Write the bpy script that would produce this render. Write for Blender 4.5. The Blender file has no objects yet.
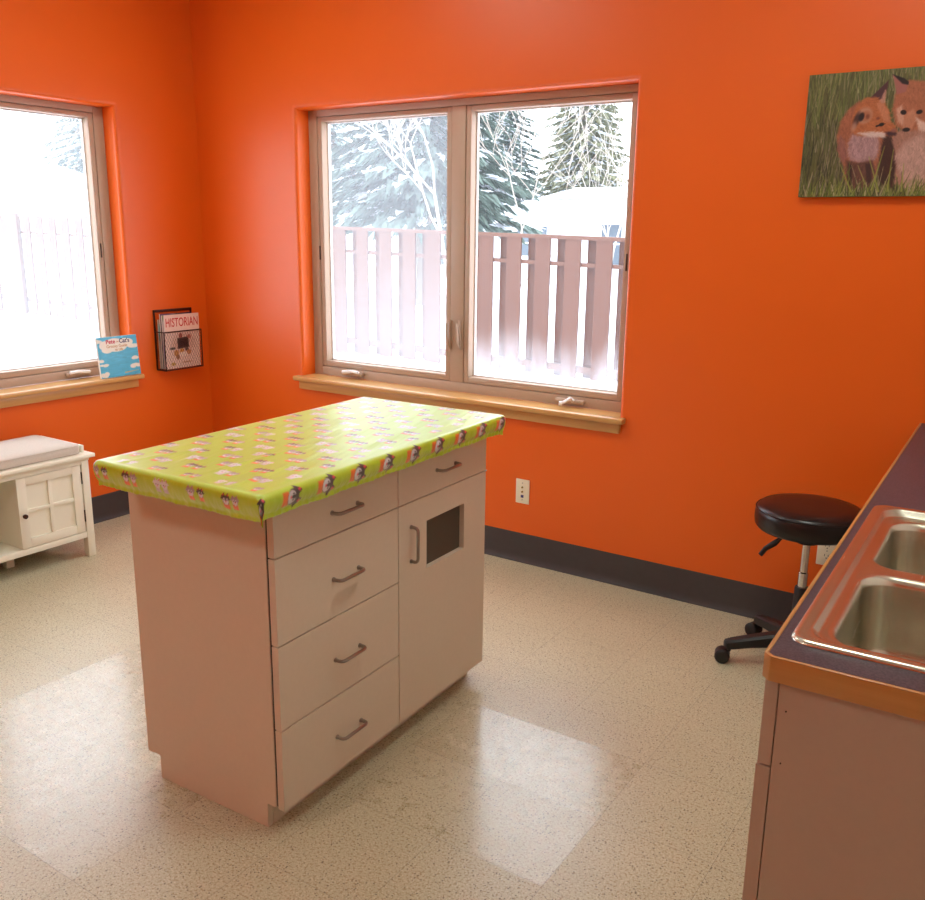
import bpy, bmesh, math, random
import numpy as np
from mathutils import Vector, Matrix, noise as mnoise
random.seed(7); rng = np.random.default_rng(7)
COL = bpy.context.scene.collection
R = math.radians; PI = math.pi
ORG = {}

# ------------------------------------------------------------------ materials
def lin(c):
    return tuple(((v/255)/12.92 if v/255 <= .04045 else ((v/255+.055)/1.055)**2.4) for v in c)
class NT:
    def __init__(s, name):
        s.m = bpy.data.materials.new(name); s.m.use_nodes = True
        s.t = s.m.node_tree; s.t.nodes.clear()
        s.out = s.t.nodes.new('ShaderNodeOutputMaterial')
    def n(s, typ, **kw):
        nd = s.t.nodes.new(typ)
        for k, v in kw.items(): setattr(nd, k, v)
        return nd
    def put(s, sock, v):
        if isinstance(v, bpy.types.NodeSocket): s.t.links.new(v, sock)
        elif isinstance(v, (tuple, list)) and len(v) == 3 and len(sock.default_value) == 4: sock.default_value = (*v, 1)
        else: sock.default_value = v
    def math(s, op, *a, clamp=False):
        nd = s.n('ShaderNodeMath', operation=op, use_clamp=clamp)
        for i, v in enumerate(a): s.put(nd.inputs[i], v)
        return nd.outputs[0]
    def mix(s, f, a, b):
        nd = s.n('ShaderNodeMix', data_type='RGBA')
        s.put(nd.inputs[0], f); s.put(nd.inputs[6], a); s.put(nd.inputs[7], b)
        return nd.outputs[2]
    def pos(s):
        g = s.n('ShaderNodeNewGeometry'); return g.outputs['Position']
    def xyz(s, v):
        x = s.n('ShaderNodeSeparateXYZ'); s.put(x.inputs[0], v); return x.outputs
    def noise(s, vec, scale, detail=2, rough=.5):
        nd = s.n('ShaderNodeTexNoise'); s.put(nd.inputs['Vector'], vec)
        nd.inputs['Scale'].default_value = scale; nd.inputs['Detail'].default_value = detail; nd.inputs['Roughness'].default_value = rough
        return nd.outputs['Fac']
    def scale(s, vec, sc):
        nd = s.n('ShaderNodeMapping'); s.put(nd.inputs[0], vec); nd.inputs['Scale'].default_value = sc; return nd.outputs[0]
    def ramp(s, f, *stops):
        nd = s.n('ShaderNodeValToRGB'); s.put(nd.inputs[0], f)
        e = nd.color_ramp.elements
        while len(e) < len(stops): e.new(.5)
        for q, (p, c) in zip(e, stops): q.position = p; q.color = (*c, 1) if not isinstance(c, (int, float)) else (c, c, c, 1)
        return nd.outputs[0]
    def bump(s, h, strength, dist=.002):
        nd = s.n('ShaderNodeBump'); s.put(nd.inputs['Height'], h); nd.inputs['Strength'].default_value = strength; nd.inputs['Distance'].default_value = dist
        return nd.outputs[0]
    def bsdf(s, color, rough=.5, metal=0., spec=.5, normal=None, coat=0., sheen=0., aniso=0.):
        b = s.n('ShaderNodeBsdfPrincipled')
        s.put(b.inputs['Base Color'], color); s.put(b.inputs['Roughness'], rough); s.put(b.inputs['Metallic'], metal)
        b.inputs['Specular IOR Level'].default_value = spec
        b.inputs['Coat Weight'].default_value = coat; b.inputs['Coat Roughness'].default_value = .15
        b.inputs['Sheen Weight'].default_value = sheen; b.inputs['Anisotropic'].default_value = aniso
        if normal is not None: s.put(b.inputs['Normal'], normal)
        s.t.links.new(b.outputs[0], s.out.inputs[0]); return b

def simple(name, rgb, rough=.5, metal=0., spec=.5, var=.06, nscale=30, bump=0., coat=0., sheen=0.):
    t = NT(name); c = lin(rgb); p = t.pos()
    f = t.noise(p, nscale, 3)
    a = tuple(max(0, v*(1-var)) for v in c); b = tuple(min(1, v*(1+var)) for v in c)
    nrm = t.bump(t.noise(p, nscale*8, 2), bump) if bump else None
    t.bsdf(t.mix(f, a, b), rough, metal, spec, nrm, coat, sheen); return t.m

def wood(name, ca, cb, axis, rough=.35):
    t = NT(name); p = t.n('ShaderNodeTexCoord').outputs['Object']
    sc = [60, 60, 60]; sc[axis] = 2.5
    f = t.noise(t.scale(p, tuple(sc)), 1.0, 4, .6)
    sc2 = [14, 14, 14]; sc2[axis] = .8
    g = t.noise(t.scale(p, tuple(sc2)), 1.0, 2)
    c = t.mix(t.math('MULTIPLY_ADD', f, .7, t.math('MULTIPLY', g, .35)), lin(ca), lin(cb))
    t.bsdf(c, rough, coat=.3); return t.m

M = {}
def mk_wall():
    t = NT('orange_paint'); p = t.pos()
    c = t.mix(t.noise(p, 3, 2), ORANGE_A, ORANGE_B)
    t.bsdf(c, .38, spec=.5, normal=t.bump(t.noise(p, 220, 2), .2, .001)); return t.m
ORANGE_A = (.76, .114, .004); ORANGE_B = (.81, .128, .006)
M['wall'] = mk_wall()
M['wall_cream'] = simple('cream_wall_paint', (244, 242, 236), .6)
M['ceiling'] = simple('ceiling_paint', (238, 234, 226), .8)
M['base'] = simple('charcoal_rubber', (66, 60, 60), .5, var=.12)

def mk_floor():
    t = NT('speckled_floor_tile'); p = t.pos(); x, y, z = t.xyz(p)
    P = .3048
    u = t.math('DIVIDE', t.math('SUBTRACT', x, 3.195-3.048), P); v = t.math('DIVIDE', t.math('SUBTRACT', y, -1.82-6.096), P)
    fu, fv = t.math('FRACT', u), t.math('FRACT', v)
    cell = t.n('ShaderNodeCombineXYZ'); t.put(cell.inputs[0], t.math('FLOOR', u)); t.put(cell.inputs[1], t.math('FLOOR', v))
    wn = t.n('ShaderNodeTexWhiteNoise', noise_dimensions='2D'); t.put(wn.inputs['Vector'], cell.outputs[0])
    rv = wn.outputs['Value']
    def edge(f): return t.math('MINIMUM', f, t.math('SUBTRACT', 1., f))
    seam = t.math('LESS_THAN', t.math('MINIMUM', edge(fu), edge(fv)), .0022)
    n1 = t.noise(p, 150, 3, .7); n2 = t.noise(p, 260, 2, .6); n3 = t.noise(p, 4, 2)
    base = t.mix(n3, lin((206, 199, 169)), lin((192, 185, 153)))
    base = t.mix(t.ramp(n1, (.40, .95), (.50, 0.)), base, lin((164, 144, 104)))
    base = t.mix(t.ramp(n2, (.56, 0.), (.62, .9)), base, lin((226, 218, 196)))
    vo = t.n('ShaderNodeTexVoronoi'); t.put(vo.inputs['Vector'], p); vo.inputs['Scale'].default_value = 120
    vr = t.xyz(vo.outputs['Color'])
    dark = t.math('MULTIPLY', t.math('LESS_THAN', vo.outputs['Distance'], .26), t.math('LESS_THAN', vr[0], .30))
    base = t.mix(t.math('MULTIPLY', dark, .8), base, lin((78, 62, 46)))
    base = t.mix(t.math('MULTIPLY', rv, .08), base, lin((176, 160, 128)))
    base = t.mix(t.math('MULTIPLY', seam, .5), base, lin((92, 78, 60)))
    # tiles in the walked area keep a higher polish
    def inside(v_, a, b): return t.math('MULTIPLY', t.math('GREATER_THAN', v_, a), t.math('LESS_THAN', v_, b))
    g1 = t.math('MULTIPLY', inside(x, 1.366, 3.195), inside(y, -1.82, -1.2105))
    g2 = t.math('MULTIPLY', inside(x, 1.366, 2.281), inside(y, -2.4296, -1.8))
    glossy = t.math('MAXIMUM', g1, g2)
    scuff = t.noise(t.scale(p, (1, 1, 1)), 22, 4, .65)
    r = t.math('SUBTRACT', t.math('MULTIPLY_ADD', scuff, .20, .25), t.math('MULTIPLY', glossy, .09))
    r = t.math('MULTIPLY_ADD', rv, .04, r)
    b = t.bsdf(base, r, spec=.75, normal=t.bump(t.noise(p, 60, 2), .04, .001))
    b.inputs['Coat Weight'].default_value = 0
    t.put(b.inputs['Coat Weight'], t.math('MULTIPLY', glossy, .20)); b.inputs['Coat Roughness'].default_value = .13
    return t.m
M['floor'] = mk_floor()
M['frame'] = simple('taupe_window_vinyl', (184, 158, 136), .45, var=.03)
M['frame_dark'] = simple('window_gasket', (120, 105, 92), .6)
M['oak_x'] = wood('pine_sill_x', (226, 178, 112), (188, 132, 66), 0)
M['oak_y'] = wood('pine_sill_y', (226, 178, 112), (188, 132, 66), 1)
M['edge_x'] = wood('oak_edge_x', (204, 152, 86), (168, 112, 54), 0)
M['edge_y'] = wood('oak_edge_y', (204, 152, 86), (168, 112, 54), 1)
M['laminate'] = simple('beige_laminate', (220, 202, 180), .42, var=.03, nscale=80)
M['laminate_c'] = simple('taupe_laminate', (182, 160, 140), .42, var=.03, nscale=80)
M['gap'] = simple('dark_joint', (52, 42, 36), .8)
M['nickel'] = simple('brushed_nickel', (165, 155, 145), .3, 1.)
M['steel'] = None
M['cream'] = simple('cream_painted_wood', (240, 234, 214), .4, var=.02)
M['cushion'] = simple('light_grey_fabric', (204, 192, 178), .9, var=.08, nscale=120, bump=.3)
M['black'] = simple('black_vinyl', (22, 16, 18), .3, var=.1)
M['blackp'] = simple('black_plastic', (30, 27, 28), .5, var=.1)
M['chrome'] = simple('chrome', (215, 212, 208), .12, 1.)
M['wire'] = simple('dark_bronze_wire', (72, 40, 34), .45, .6)
M['paper'] = simple('page_edges', (225, 215, 205), .7)
M['ivory'] = simple('ivory_plastic', (238, 228, 200), .4, var=.02)
M['slot'] = simple('dark_slot', (60, 50, 40), .6)
M['brass'] = simple('brass_connector', (150, 118, 40), .3, .8)
M['blue'] = simple('blue_jack', (50, 46, 110), .4)
M['dkhinge'] = simple('dark_hinge_metal', (70, 55, 45), .4, .7)
M['canvas'] = simple('canvas_edge', (90, 92, 55), .7)
M['lamp_body'] = simple('white_enamel', (235, 235, 232), .4)
def emis(name, c, s):
    t = NT(name); e = t.n('ShaderNodeEmission'); t.put(e.inputs[0], c); e.inputs[1].default_value = s
    t.t.links.new(e.outputs[0], t.out.inputs[0]); return t.m
M['lamp'] = emis('lamp_diffuser', (.92, 1., .92), 12.0)
def mk_steel():
    t = NT('stainless_steel'); p = t.n('ShaderNodeTexCoord').outputs['Object']
    f = t.noise(t.scale(p, (400, 8, 400)), 1, 3)
    t.bsdf(t.mix(f, (.58, .55, .44), (.64, .61, .50)), t.math('MULTIPLY_ADD', f, .06, .23), .97); return t.m
M['steel'] = mk_steel()
def mk_top():
    t = NT('dark_violet_laminate'); p = t.pos()
    f = t.noise(p, 260, 3, .7)
    t.bsdf(t.mix(t.ramp(f, (.4, 0.), (.6, 1.)), lin((50, 45, 56)), lin((82, 74, 86))), .38, spec=.6); return t.m
M['top'] = mk_top()
def vcol(name, rough=.6, spec=.4, sheen=0., bump=0., coat=0.):
    t = NT(name); a = t.n('ShaderNodeAttribute'); a.attribute_name = 'print'
    f = t.noise(t.pos(), 300, 2)
    nd = t.bump(f, bump) if bump else None
    bb = t.bsdf(a.outputs['Color'], rough, spec=spec, sheen=sheen, normal=nd, coat=coat); bb.inputs['Coat Roughness'].default_value = .34; return t.m
M['cloth'] = vcol('printed_cotton', .38, .8, .2, .15, 1.)
M['print'] = vcol('printed_picture', .45, .4)
M['cover'] = vcol('glossy_printed_cover', .3, .5)
M['ink_red'] = simple('red_ink', (196, 42, 40), .5); M['ink_dark'] = simple('violet_ink', (64, 40, 96), .5)
M['ink_pink'] = simple('crimson_ink', (200, 40, 70), .5); M['ink_gold'] = simple('tan_ink', (205, 150, 90), .5)
M['snow'] = simple('snow', (240, 243, 248), .8, var=.02, nscale=3)
M['fence'] = wood('weathered_fence_stain', (106, 66, 46), (80, 47, 33), 2, .8)
M['fence_x'] = wood('weathered_fence_stain_rail', (112, 72, 52), (84, 52, 38), 0, .8)
M['needle'] = simple('spruce_needles', (92, 108, 98), .8, var=.4, nscale=6)
M['needle2'] = simple('cedar_needles', (116, 116, 88), .8, var=.4, nscale=6)
M['bark'] = simple('grey_bark', (126, 112, 100), .9, var=.3, nscale=12)
M['frost_bark'] = simple('frosted_twigs', (186, 176, 164), .9, var=.15, nscale=12)
M['siding'] = simple('pale_siding', (238, 238, 240), .7)
M['hwin'] = simple('house_window_glass', (88, 98, 108), .2)
M['trimw'] = simple('white_trim', (235, 235, 235), .6)
M['cable'] = simple('cable_black', (70, 70, 74), .7)
def mk_glass(name, base, low, zlo, zhi, edge=.18):
    """window pane with condensation: clear above, milky towards the sill"""
    t = NT(name); p = t.pos(); x, y, z = t.xyz(p)
    n = t.noise(t.scale(p, (5, 5, 1.6)), 1, 4, .6); n2 = t.noise(t.scale(p, (60, 60, 3)), 1, 3, .6)
    zz = t.math('ADD', z, t.math('MULTIPLY', t.math('SUBTRACT', n, .5), edge*2))
    zz = t.math('ADD', zz, t.math('MULTIPLY', t.math('SUBTRACT', n2, .5), .12))
    mr = t.n('ShaderNodeMapRange', interpolation_type='SMOOTHSTEP'); t.put(mr.inputs[0], zz)
    mr.inputs[1].default_value = zlo; mr.inputs[2].default_value = zhi; mr.inputs[3].default_value = low; mr.inputs[4].default_value = base
    tr = t.n('ShaderNodeBsdfTransparent'); tl = t.n('ShaderNodeBsdfTranslucent'); tl.inputs[0].default_value = (.93, .96, 1, 1)
    mx = t.n('ShaderNodeMixShader'); t.put(mx.inputs[0], mr.outputs[0])
    t.t.links.new(tr.outputs[0], mx.inputs[1]); t.t.links.new(tl.outputs[0], mx.inputs[2])
    t.t.links.new(mx.outputs[0], t.out.inputs[0]); return t.m
M['glass_l'] = mk_glass('glass_half_fogged', .085, .13, .85, 1.5)
M['glass_r'] = mk_glass('glass_clear_frosted_foot', .016, .19, .78, 1.05)
M['glass_w'] = mk_glass('glass_heavily_fogged', .085, .11, .95, 1.5)

# ------------------------------------------------------------------ mesh tools
class MB:
    def __init__(s): s.bm = bmesh.new()
    def _bev(s, verts, bev, seg):
        es = list({e for v in verts for e in v.link_edges})
        bmesh.ops.bevel(s.bm, geom=es, offset=bev, segments=seg, profile=.5, affect='EDGES')
    def box(s, x0, x1, y0, y1, z0, z1, bev=0, seg=2, rot=None, about=None):
        r = bmesh.ops.create_cube(s.bm, size=1)
        mat = Matrix.Translation(((x0+x1)/2, (y0+y1)/2, (z0+z1)/2)) @ Matrix.Diagonal((x1-x0, y1-y0, z1-z0, 1))
        if rot is not None:
            c = Vector(about); mat = Matrix.Translation(c) @ rot.to_4x4() @ Matrix.Translation(-c) @ mat
        bmesh.ops.transform(s.bm, matrix=mat, verts=r['verts'])
        if bev: s._bev(r['verts'], bev, seg)
        return s
    def prism(s, pts, axis, a, b, bev=0, seg=2):
        """polygon pts in the plane across axis, extruded from a to b"""
        def P(p, q):
            return {0: (q, p[0], p[1]), 1: (p[0], q, p[1]), 2: (p[0], p[1], q)}[axis]
        va = [s.bm.verts.new(P(p, a)) for p in pts]; vb = [s.bm.verts.new(P(p, b)) for p in pts]
        n = len(pts); fs = [s.bm.faces.new(va), s.bm.faces.new(vb[::-1])]
        for i in range(n): fs.append(s.bm.faces.new((va[i], vb[i], vb[(i+1) % n], va[(i+1) % n])))
        bmesh.ops.recalc_face_normals(s.bm, faces=fs)
        if bev: s._bev(va+vb, bev, seg)
        return s
    def rings(s, rings, cap0=True, cap1=True, close=False):
        vs = [[s.bm.verts.new(p) for p in r] for r in rings]; n = len(vs[0]); fs = []
        rng_ = range(len(vs)) if close else range(len(vs)-1)
        for i in rng_:
            a, b = vs[i], vs[(i+1) % len(vs)]
            for j in range(n): fs.append(s.bm.faces.new((a[j], a[(j+1) % n], b[(j+1) % n], b[j])))
        if not close:
            if cap0: fs.append(s.bm.faces.new(vs[0][::-1]))
            if cap1: fs.append(s.bm.faces.new(vs[-1]))
        bmesh.ops.recalc_face_normals(s.bm, faces=fs)
        return s
    def lathe(s, prof, c=(0, 0), seg=32, cap=True):
        rs = [[(c[0]+r*math.cos(2*PI*k/seg), c[1]+r*math.sin(2*PI*k/seg), z) for k in range(seg)] for r, z in prof]
        return s.rings(rs, cap, cap)
    def tube(s, path, r, seg=8, close=False):
        path = [Vector(p) for p in path]; n = len(path)
        rad = r if isinstance(r, (list, tuple)) else [r]*n
        rs = []; up = None
        for i, p in enumerate(path):
            if close: d = path[(i+1) % n]-path[i-1]
            else: d = path[min(i+1, n-1)]-path[max(i-1, 0)]
            d.normalize()
            if up is None:
                up = Vector((0, 0, 1)) if abs(d.z) < .9 else Vector((1, 0, 0))
            u = (up - d*up.dot(d)); u.normalize(); w = d.cross(u); up = u
            rs.append([p + (u*math.cos(2*PI*k/seg) + w*math.sin(2*PI*k/seg))*rad[i] for k in range(seg)])
        return s.rings(rs, True, True, close)
    def cyl(s, a, b, r, seg=20, r2=None): return s.tube([a, b], [r, r if r2 is None else r2], seg)
    def build(s, name, mat, parent=None, smooth=35, kind=None):
        me = bpy.data.meshes.new(name)
        o = bpy.data.objects.new(name, me)
        off = ORG.get(parent.name, Vector()) if parent else Vector()
        if off.length: bmesh.ops.translate(s.bm, vec=-off, verts=s.bm.verts)
        s.bm.to_mesh(me); s.bm.free(); me.materials.append(mat)
        if smooth:
            me.polygons.foreach_set('use_smooth', [True]*len(me.polygons))
            me.set_sharp_from_angle(angle=R(smooth))
        COL.objects.link(o)
        if parent: o.parent = parent; ORG[o.name] = off
        if kind: o['kind'] = kind
        return o
def thing(name, label, cat, loc, rz=0, group=None, kind=None):
    o = bpy.data.objects.new(name, None); COL.objects.link(o); o.location = loc; o.rotation_euler = (0, 0, rz)
    o.empty_display_size = .1; ORG[o.name] = Vector(loc)
    if label: o['label'] = label; o['category'] = cat
    if group: o['group'] = group
    if kind: o['kind'] = kind
    return o
def tag(o, label, cat, group=None, kind=None):
    o['label'] = label; o['category'] = cat
    if group: o['group'] = group
    if kind: o['kind'] = kind
    return o
def recenter(o, base):
    """move a top-level mesh's origin to base"""
    b = Vector(base); o.data.transform(Matrix.Translation(-b)); o.location = b; ORG[o.name] = b; return o
def arc(cx, cy, r, a0, a1, n): return [(cx+r*math.cos(R(a0+(a1-a0)*i/n)), cy+r*math.sin(R(a0+(a1-a0)*i/n))) for i in range(n+1)]
def rrect(x0, x1, y0, y1, r, n=6):
    return arc(x1-r, y1-r, r, 0, 90, n)+arc(x0+r, y1-r, r, 90, 180, n)+arc(x0+r, y0+r, r, 180, 270, n)+arc(x1-r, y0+r, r, 270, 360, n)
def text_mesh(name, body, size, mat, parent, mtx, extr=.0003, bold=.0):
    cu = bpy.data.curves.new(name, 'FONT'); cu.body = body; cu.size = size; cu.align_x = 'CENTER'; cu.extrude = extr; cu.offset = bold
    to = bpy.data.objects.new(name, cu); COL.objects.link(to)
    dg = bpy.context.evaluated_depsgraph_get(); dg.update()
    me = bpy.data.meshes.new_from_object(to.evaluated_get(dg))
    bpy.data.objects.remove(to); bpy.data.curves.remove(cu)
    me.transform(mtx); me.transform(Matrix.Translation(-ORG.get(parent.name, Vector())))
    me.materials.clear(); me.materials.append(mat); me.name = name
    o = bpy.data.objects.new(name, me); COL.objects.link(o); o.parent = parent; ORG[o.name] = ORG.get(parent.name, Vector())
    return o

# ------------------------------------------------------------------ small painter for printed pictures
class Paint:
    def __init__(s, w, h, col):
        s.w, s.h = w, h; s.a = np.empty((h, w, 3)); s.a[:] = col
        s.Y, s.X = np.mgrid[0:h, 0:w].astype(float)
    def blend(s, m, col, a=1.):
        m = np.clip(m, 0, 1)*a; s.a = s.a*(1-m[..., None]) + np.array(col, float)*m[..., None]
    def poly(s, pts, col, a=1., soft=1.):
        X, Y = s.X, s.Y; ins = np.zeros(X.shape, bool); dm = np.full(X.shape, 1e9); n = len(pts)
        for i in range(n):
            (x0, y0), (x1, y1) = pts[i], pts[(i+1) % n]
            if y0 != y1:
                c = ((y0 > Y) != (y1 > Y)) & (X < (x1-x0)*(Y-y0)/(y1-y0)+x0); ins ^= c
            dx, dy = x1-x0, y1-y0; L = dx*dx+dy*dy+1e-9
            t = np.clip(((X-x0)*dx+(Y-y0)*dy)/L, 0, 1)
            dm = np.minimum(dm, np.hypot(X-x0-t*dx, Y-y0-t*dy))
        sd = np.where(ins, dm, -dm); s.blend(sd/soft+.5, col, a); return np.clip(sd/soft+.5, 0, 1)
    def ell(s, cx, cy, rx, ry, col, a=1., rot=0, soft=1.):
        c, n = math.cos(R(rot)), math.sin(R(rot)); x = (s.X-cx)*c+(s.Y-cy)*n; y = -(s.X-cx)*n+(s.Y-cy)*c
        d = (1-np.sqrt((x/rx)**2+(y/ry)**2))*min(rx, ry); s.blend(d/soft+.5, col, a)
    def stroke(s, x0, y0, x1, y1, wd, col, a=1.):
        xa, xb = int(max(0, min(x0, x1)-wd-1)), int(min(s.w, max(x0, x1)+wd+2)); ya, yb = int(max(0, min(y0, y1)-wd-1)), int(min(s.h, max(y0, y1)+wd+2))
        if xa >= xb or ya >= yb: return
        X, Y = s.X[ya:yb, xa:xb], s.Y[ya:yb, xa:xb]; dx, dy = x1-x0, y1-y0; L = dx*dx+dy*dy+1e-9
        t = np.clip(((X-x0)*dx+(Y-y0)*dy)/L, 0, 1); d = np.hypot(X-x0-t*dx, Y-y0-t*dy)
        m = (np.clip((wd*(1-.7*t)/2-d)+.5, 0, 1)*a)[..., None]
        s.a[ya:yb, xa:xb] = s.a[ya:yb, xa:xb]*(1-m)+np.array(col, float)*m
    def linear(s):
        v = np.clip(s.a, 0, 255)/255; return np.where(v <= .04045, v/12.92, ((v+.055)/1.055)**2.4)
def grid_print(name, P3, colors, mat, parent=None):
    """P3: (h,w,3) points, colors: (h,w,3) linear"""
    h, w = P3.shape[:2]; me = bpy.data.meshes.new(name)
    off = np.array(ORG.get(parent.name, Vector())) if parent else 0
    idx = np.arange(h*w).reshape(h, w); q = np.stack([idx[:-1, :-1], idx[:-1, 1:], idx[1:, 1:], idx[1:, :-1]], -1).reshape(-1, 4)
    me.vertices.add(h*w); me.vertices.foreach_set('co', (P3.reshape(-1, 3)-off).ravel().astype(np.float32))
    me.loops.add(q.size); me.loops.foreach_set('vertex_index', q.ravel().astype(np.int32))
    me.polygons.add(len(q)); me.polygons.foreach_set('loop_start', (np.arange(len(q))*4).astype(np.int32))
    try: me.polygons.foreach_set('loop_total', np.full(len(q), 4, np.int32))
    except Exception: pass
    me.update(calc_edges=True); me.validate()
    at = me.color_attributes.new('print', 'FLOAT_COLOR', 'POINT')
    c4 = np.ones((h*w, 4), np.float32); c4[:, :3] = colors.reshape(-1, 3); at.data.foreach_set('color', c4.ravel())
    me.polygons.foreach_set('use_smooth', [True]*len(me.polygons)); me.materials.append(mat)
    o = bpy.data.objects.new(name, me); COL.objects.link(o)
    if parent: o.parent = parent; ORG[o.name] = ORG.get(parent.name, Vector())
    return o

# ================================================================== ROOM SHELL
XE, YS, ZC = 4.38, -4.5, 2.85           # east wall, south wall, ceiling
T = .2
HD, SL = 2.058, .738                    # window head and sill heights
BX0, BX1 = .727, 2.525                  # back window opening
WY0, WY1 = -2.302, -.504                # west window opening
def wall_hole(name, plane, a0, a1, z0, z1, h0, h1, hz0, hz1):
    """wall with a bullnosed opening; plane 'y' -> the wall lies at y=0 going to +y, plane 'x' -> at x=0 going to -x"""
    r = .022
    def rect(o, d, full=False):
        if full: q = [(a0, z0), (a1, z0), (a1, z1), (a0, z1)]
        else: q = [(h0-o, hz0-o), (h1+o, hz0-o), (h1+o, hz1+o), (h0-o, hz1+o)]
        return [(p[0], d, p[1]) if plane == 'y' else (-d, p[0], p[1]) for p in q]
    prof = [rect(0, T, True), rect(0, 0, True)]
    for k in range(9):
        t = R(90*k/8); prof.append(rect(r-r*math.sin(t), r-r*math.cos(t)))
    prof.append(rect(0, T))
    b = MB(); b.rings(prof, close=True)
    return b.build(name, M['wall'], smooth=40, kind='structure')
wall_hole('wall_north', 'y', 0, XE+T, 0, ZC, BX0, BX1, SL-.02, HD)
wall_hole('wall_west', 'x', YS-T, T, 0, ZC, WY0, WY1, SL-.02, HD)
MB().box(0, XE+T, YS-T, YS, 0, ZC).build('wall_south', M['wall'], kind='structure')
MB().box(XE, XE+T, YS, 0, 0, ZC).build('wall_east', M['wall_cream'], kind='structure')
MB().box(-T, XE+T, YS-T, T, -.1, 0).build('floor', M['floor'], kind='structure')
MB().box(-T, XE+T, YS-T, T, ZC, ZC+.1).build('ceiling', M['ceiling'], kind='structure')
bp = [(0, .136), (.0035, .1345), (.004, .03), (.006, .015), (.012, .005), (.019, .002), (.019, 0), (0, 0)]
b = MB(); b.prism([(-d, z) for d, z in bp], 0, 0.002, 3.735); b.build('baseboard_north', M['base'], kind='structure')
b = MB(); b.prism([(d, z) for d, z in bp], 1, YS+.002, -.003); b.build('baseboard_west', M['base'], kind='structure')
b = MB(); b.prism([(YS+d, z) for d, z in bp], 0, .02, XE-.02); b.build('baseboard_south', M['base'], kind='structure')

# sills
def sill(name, along, lo, hi, mat):
    def bb(b, a0, a1, d0, d1, z0, z1, bev):     # d: distance into the room (negative = in the recess)
        if along == 'x': b.box(a0, a1, -d1, -d0, z0, z1, bev)
        else: b.box(d0, d1, a0, a1, z0, z1, bev)
    b = MB(); bb(b, lo, hi, -.092, .01, SL-.022, SL, 0); bb(b, lo-.034, hi+.034, .0005, .045, SL-.024, SL, .006)
    s = b.build(name, mat, kind='structure')
    b = MB(); bb(b, lo-.012, hi+.012, .0005, .02, SL-.068, SL-.0245, .003); b.build('apron', mat, s)
    return s
sill('trim_1', 'x', BX0, BX1, M['oak_x'])
sill('trim_2', 'y', WY0, WY1, M['oak_y'])

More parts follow.
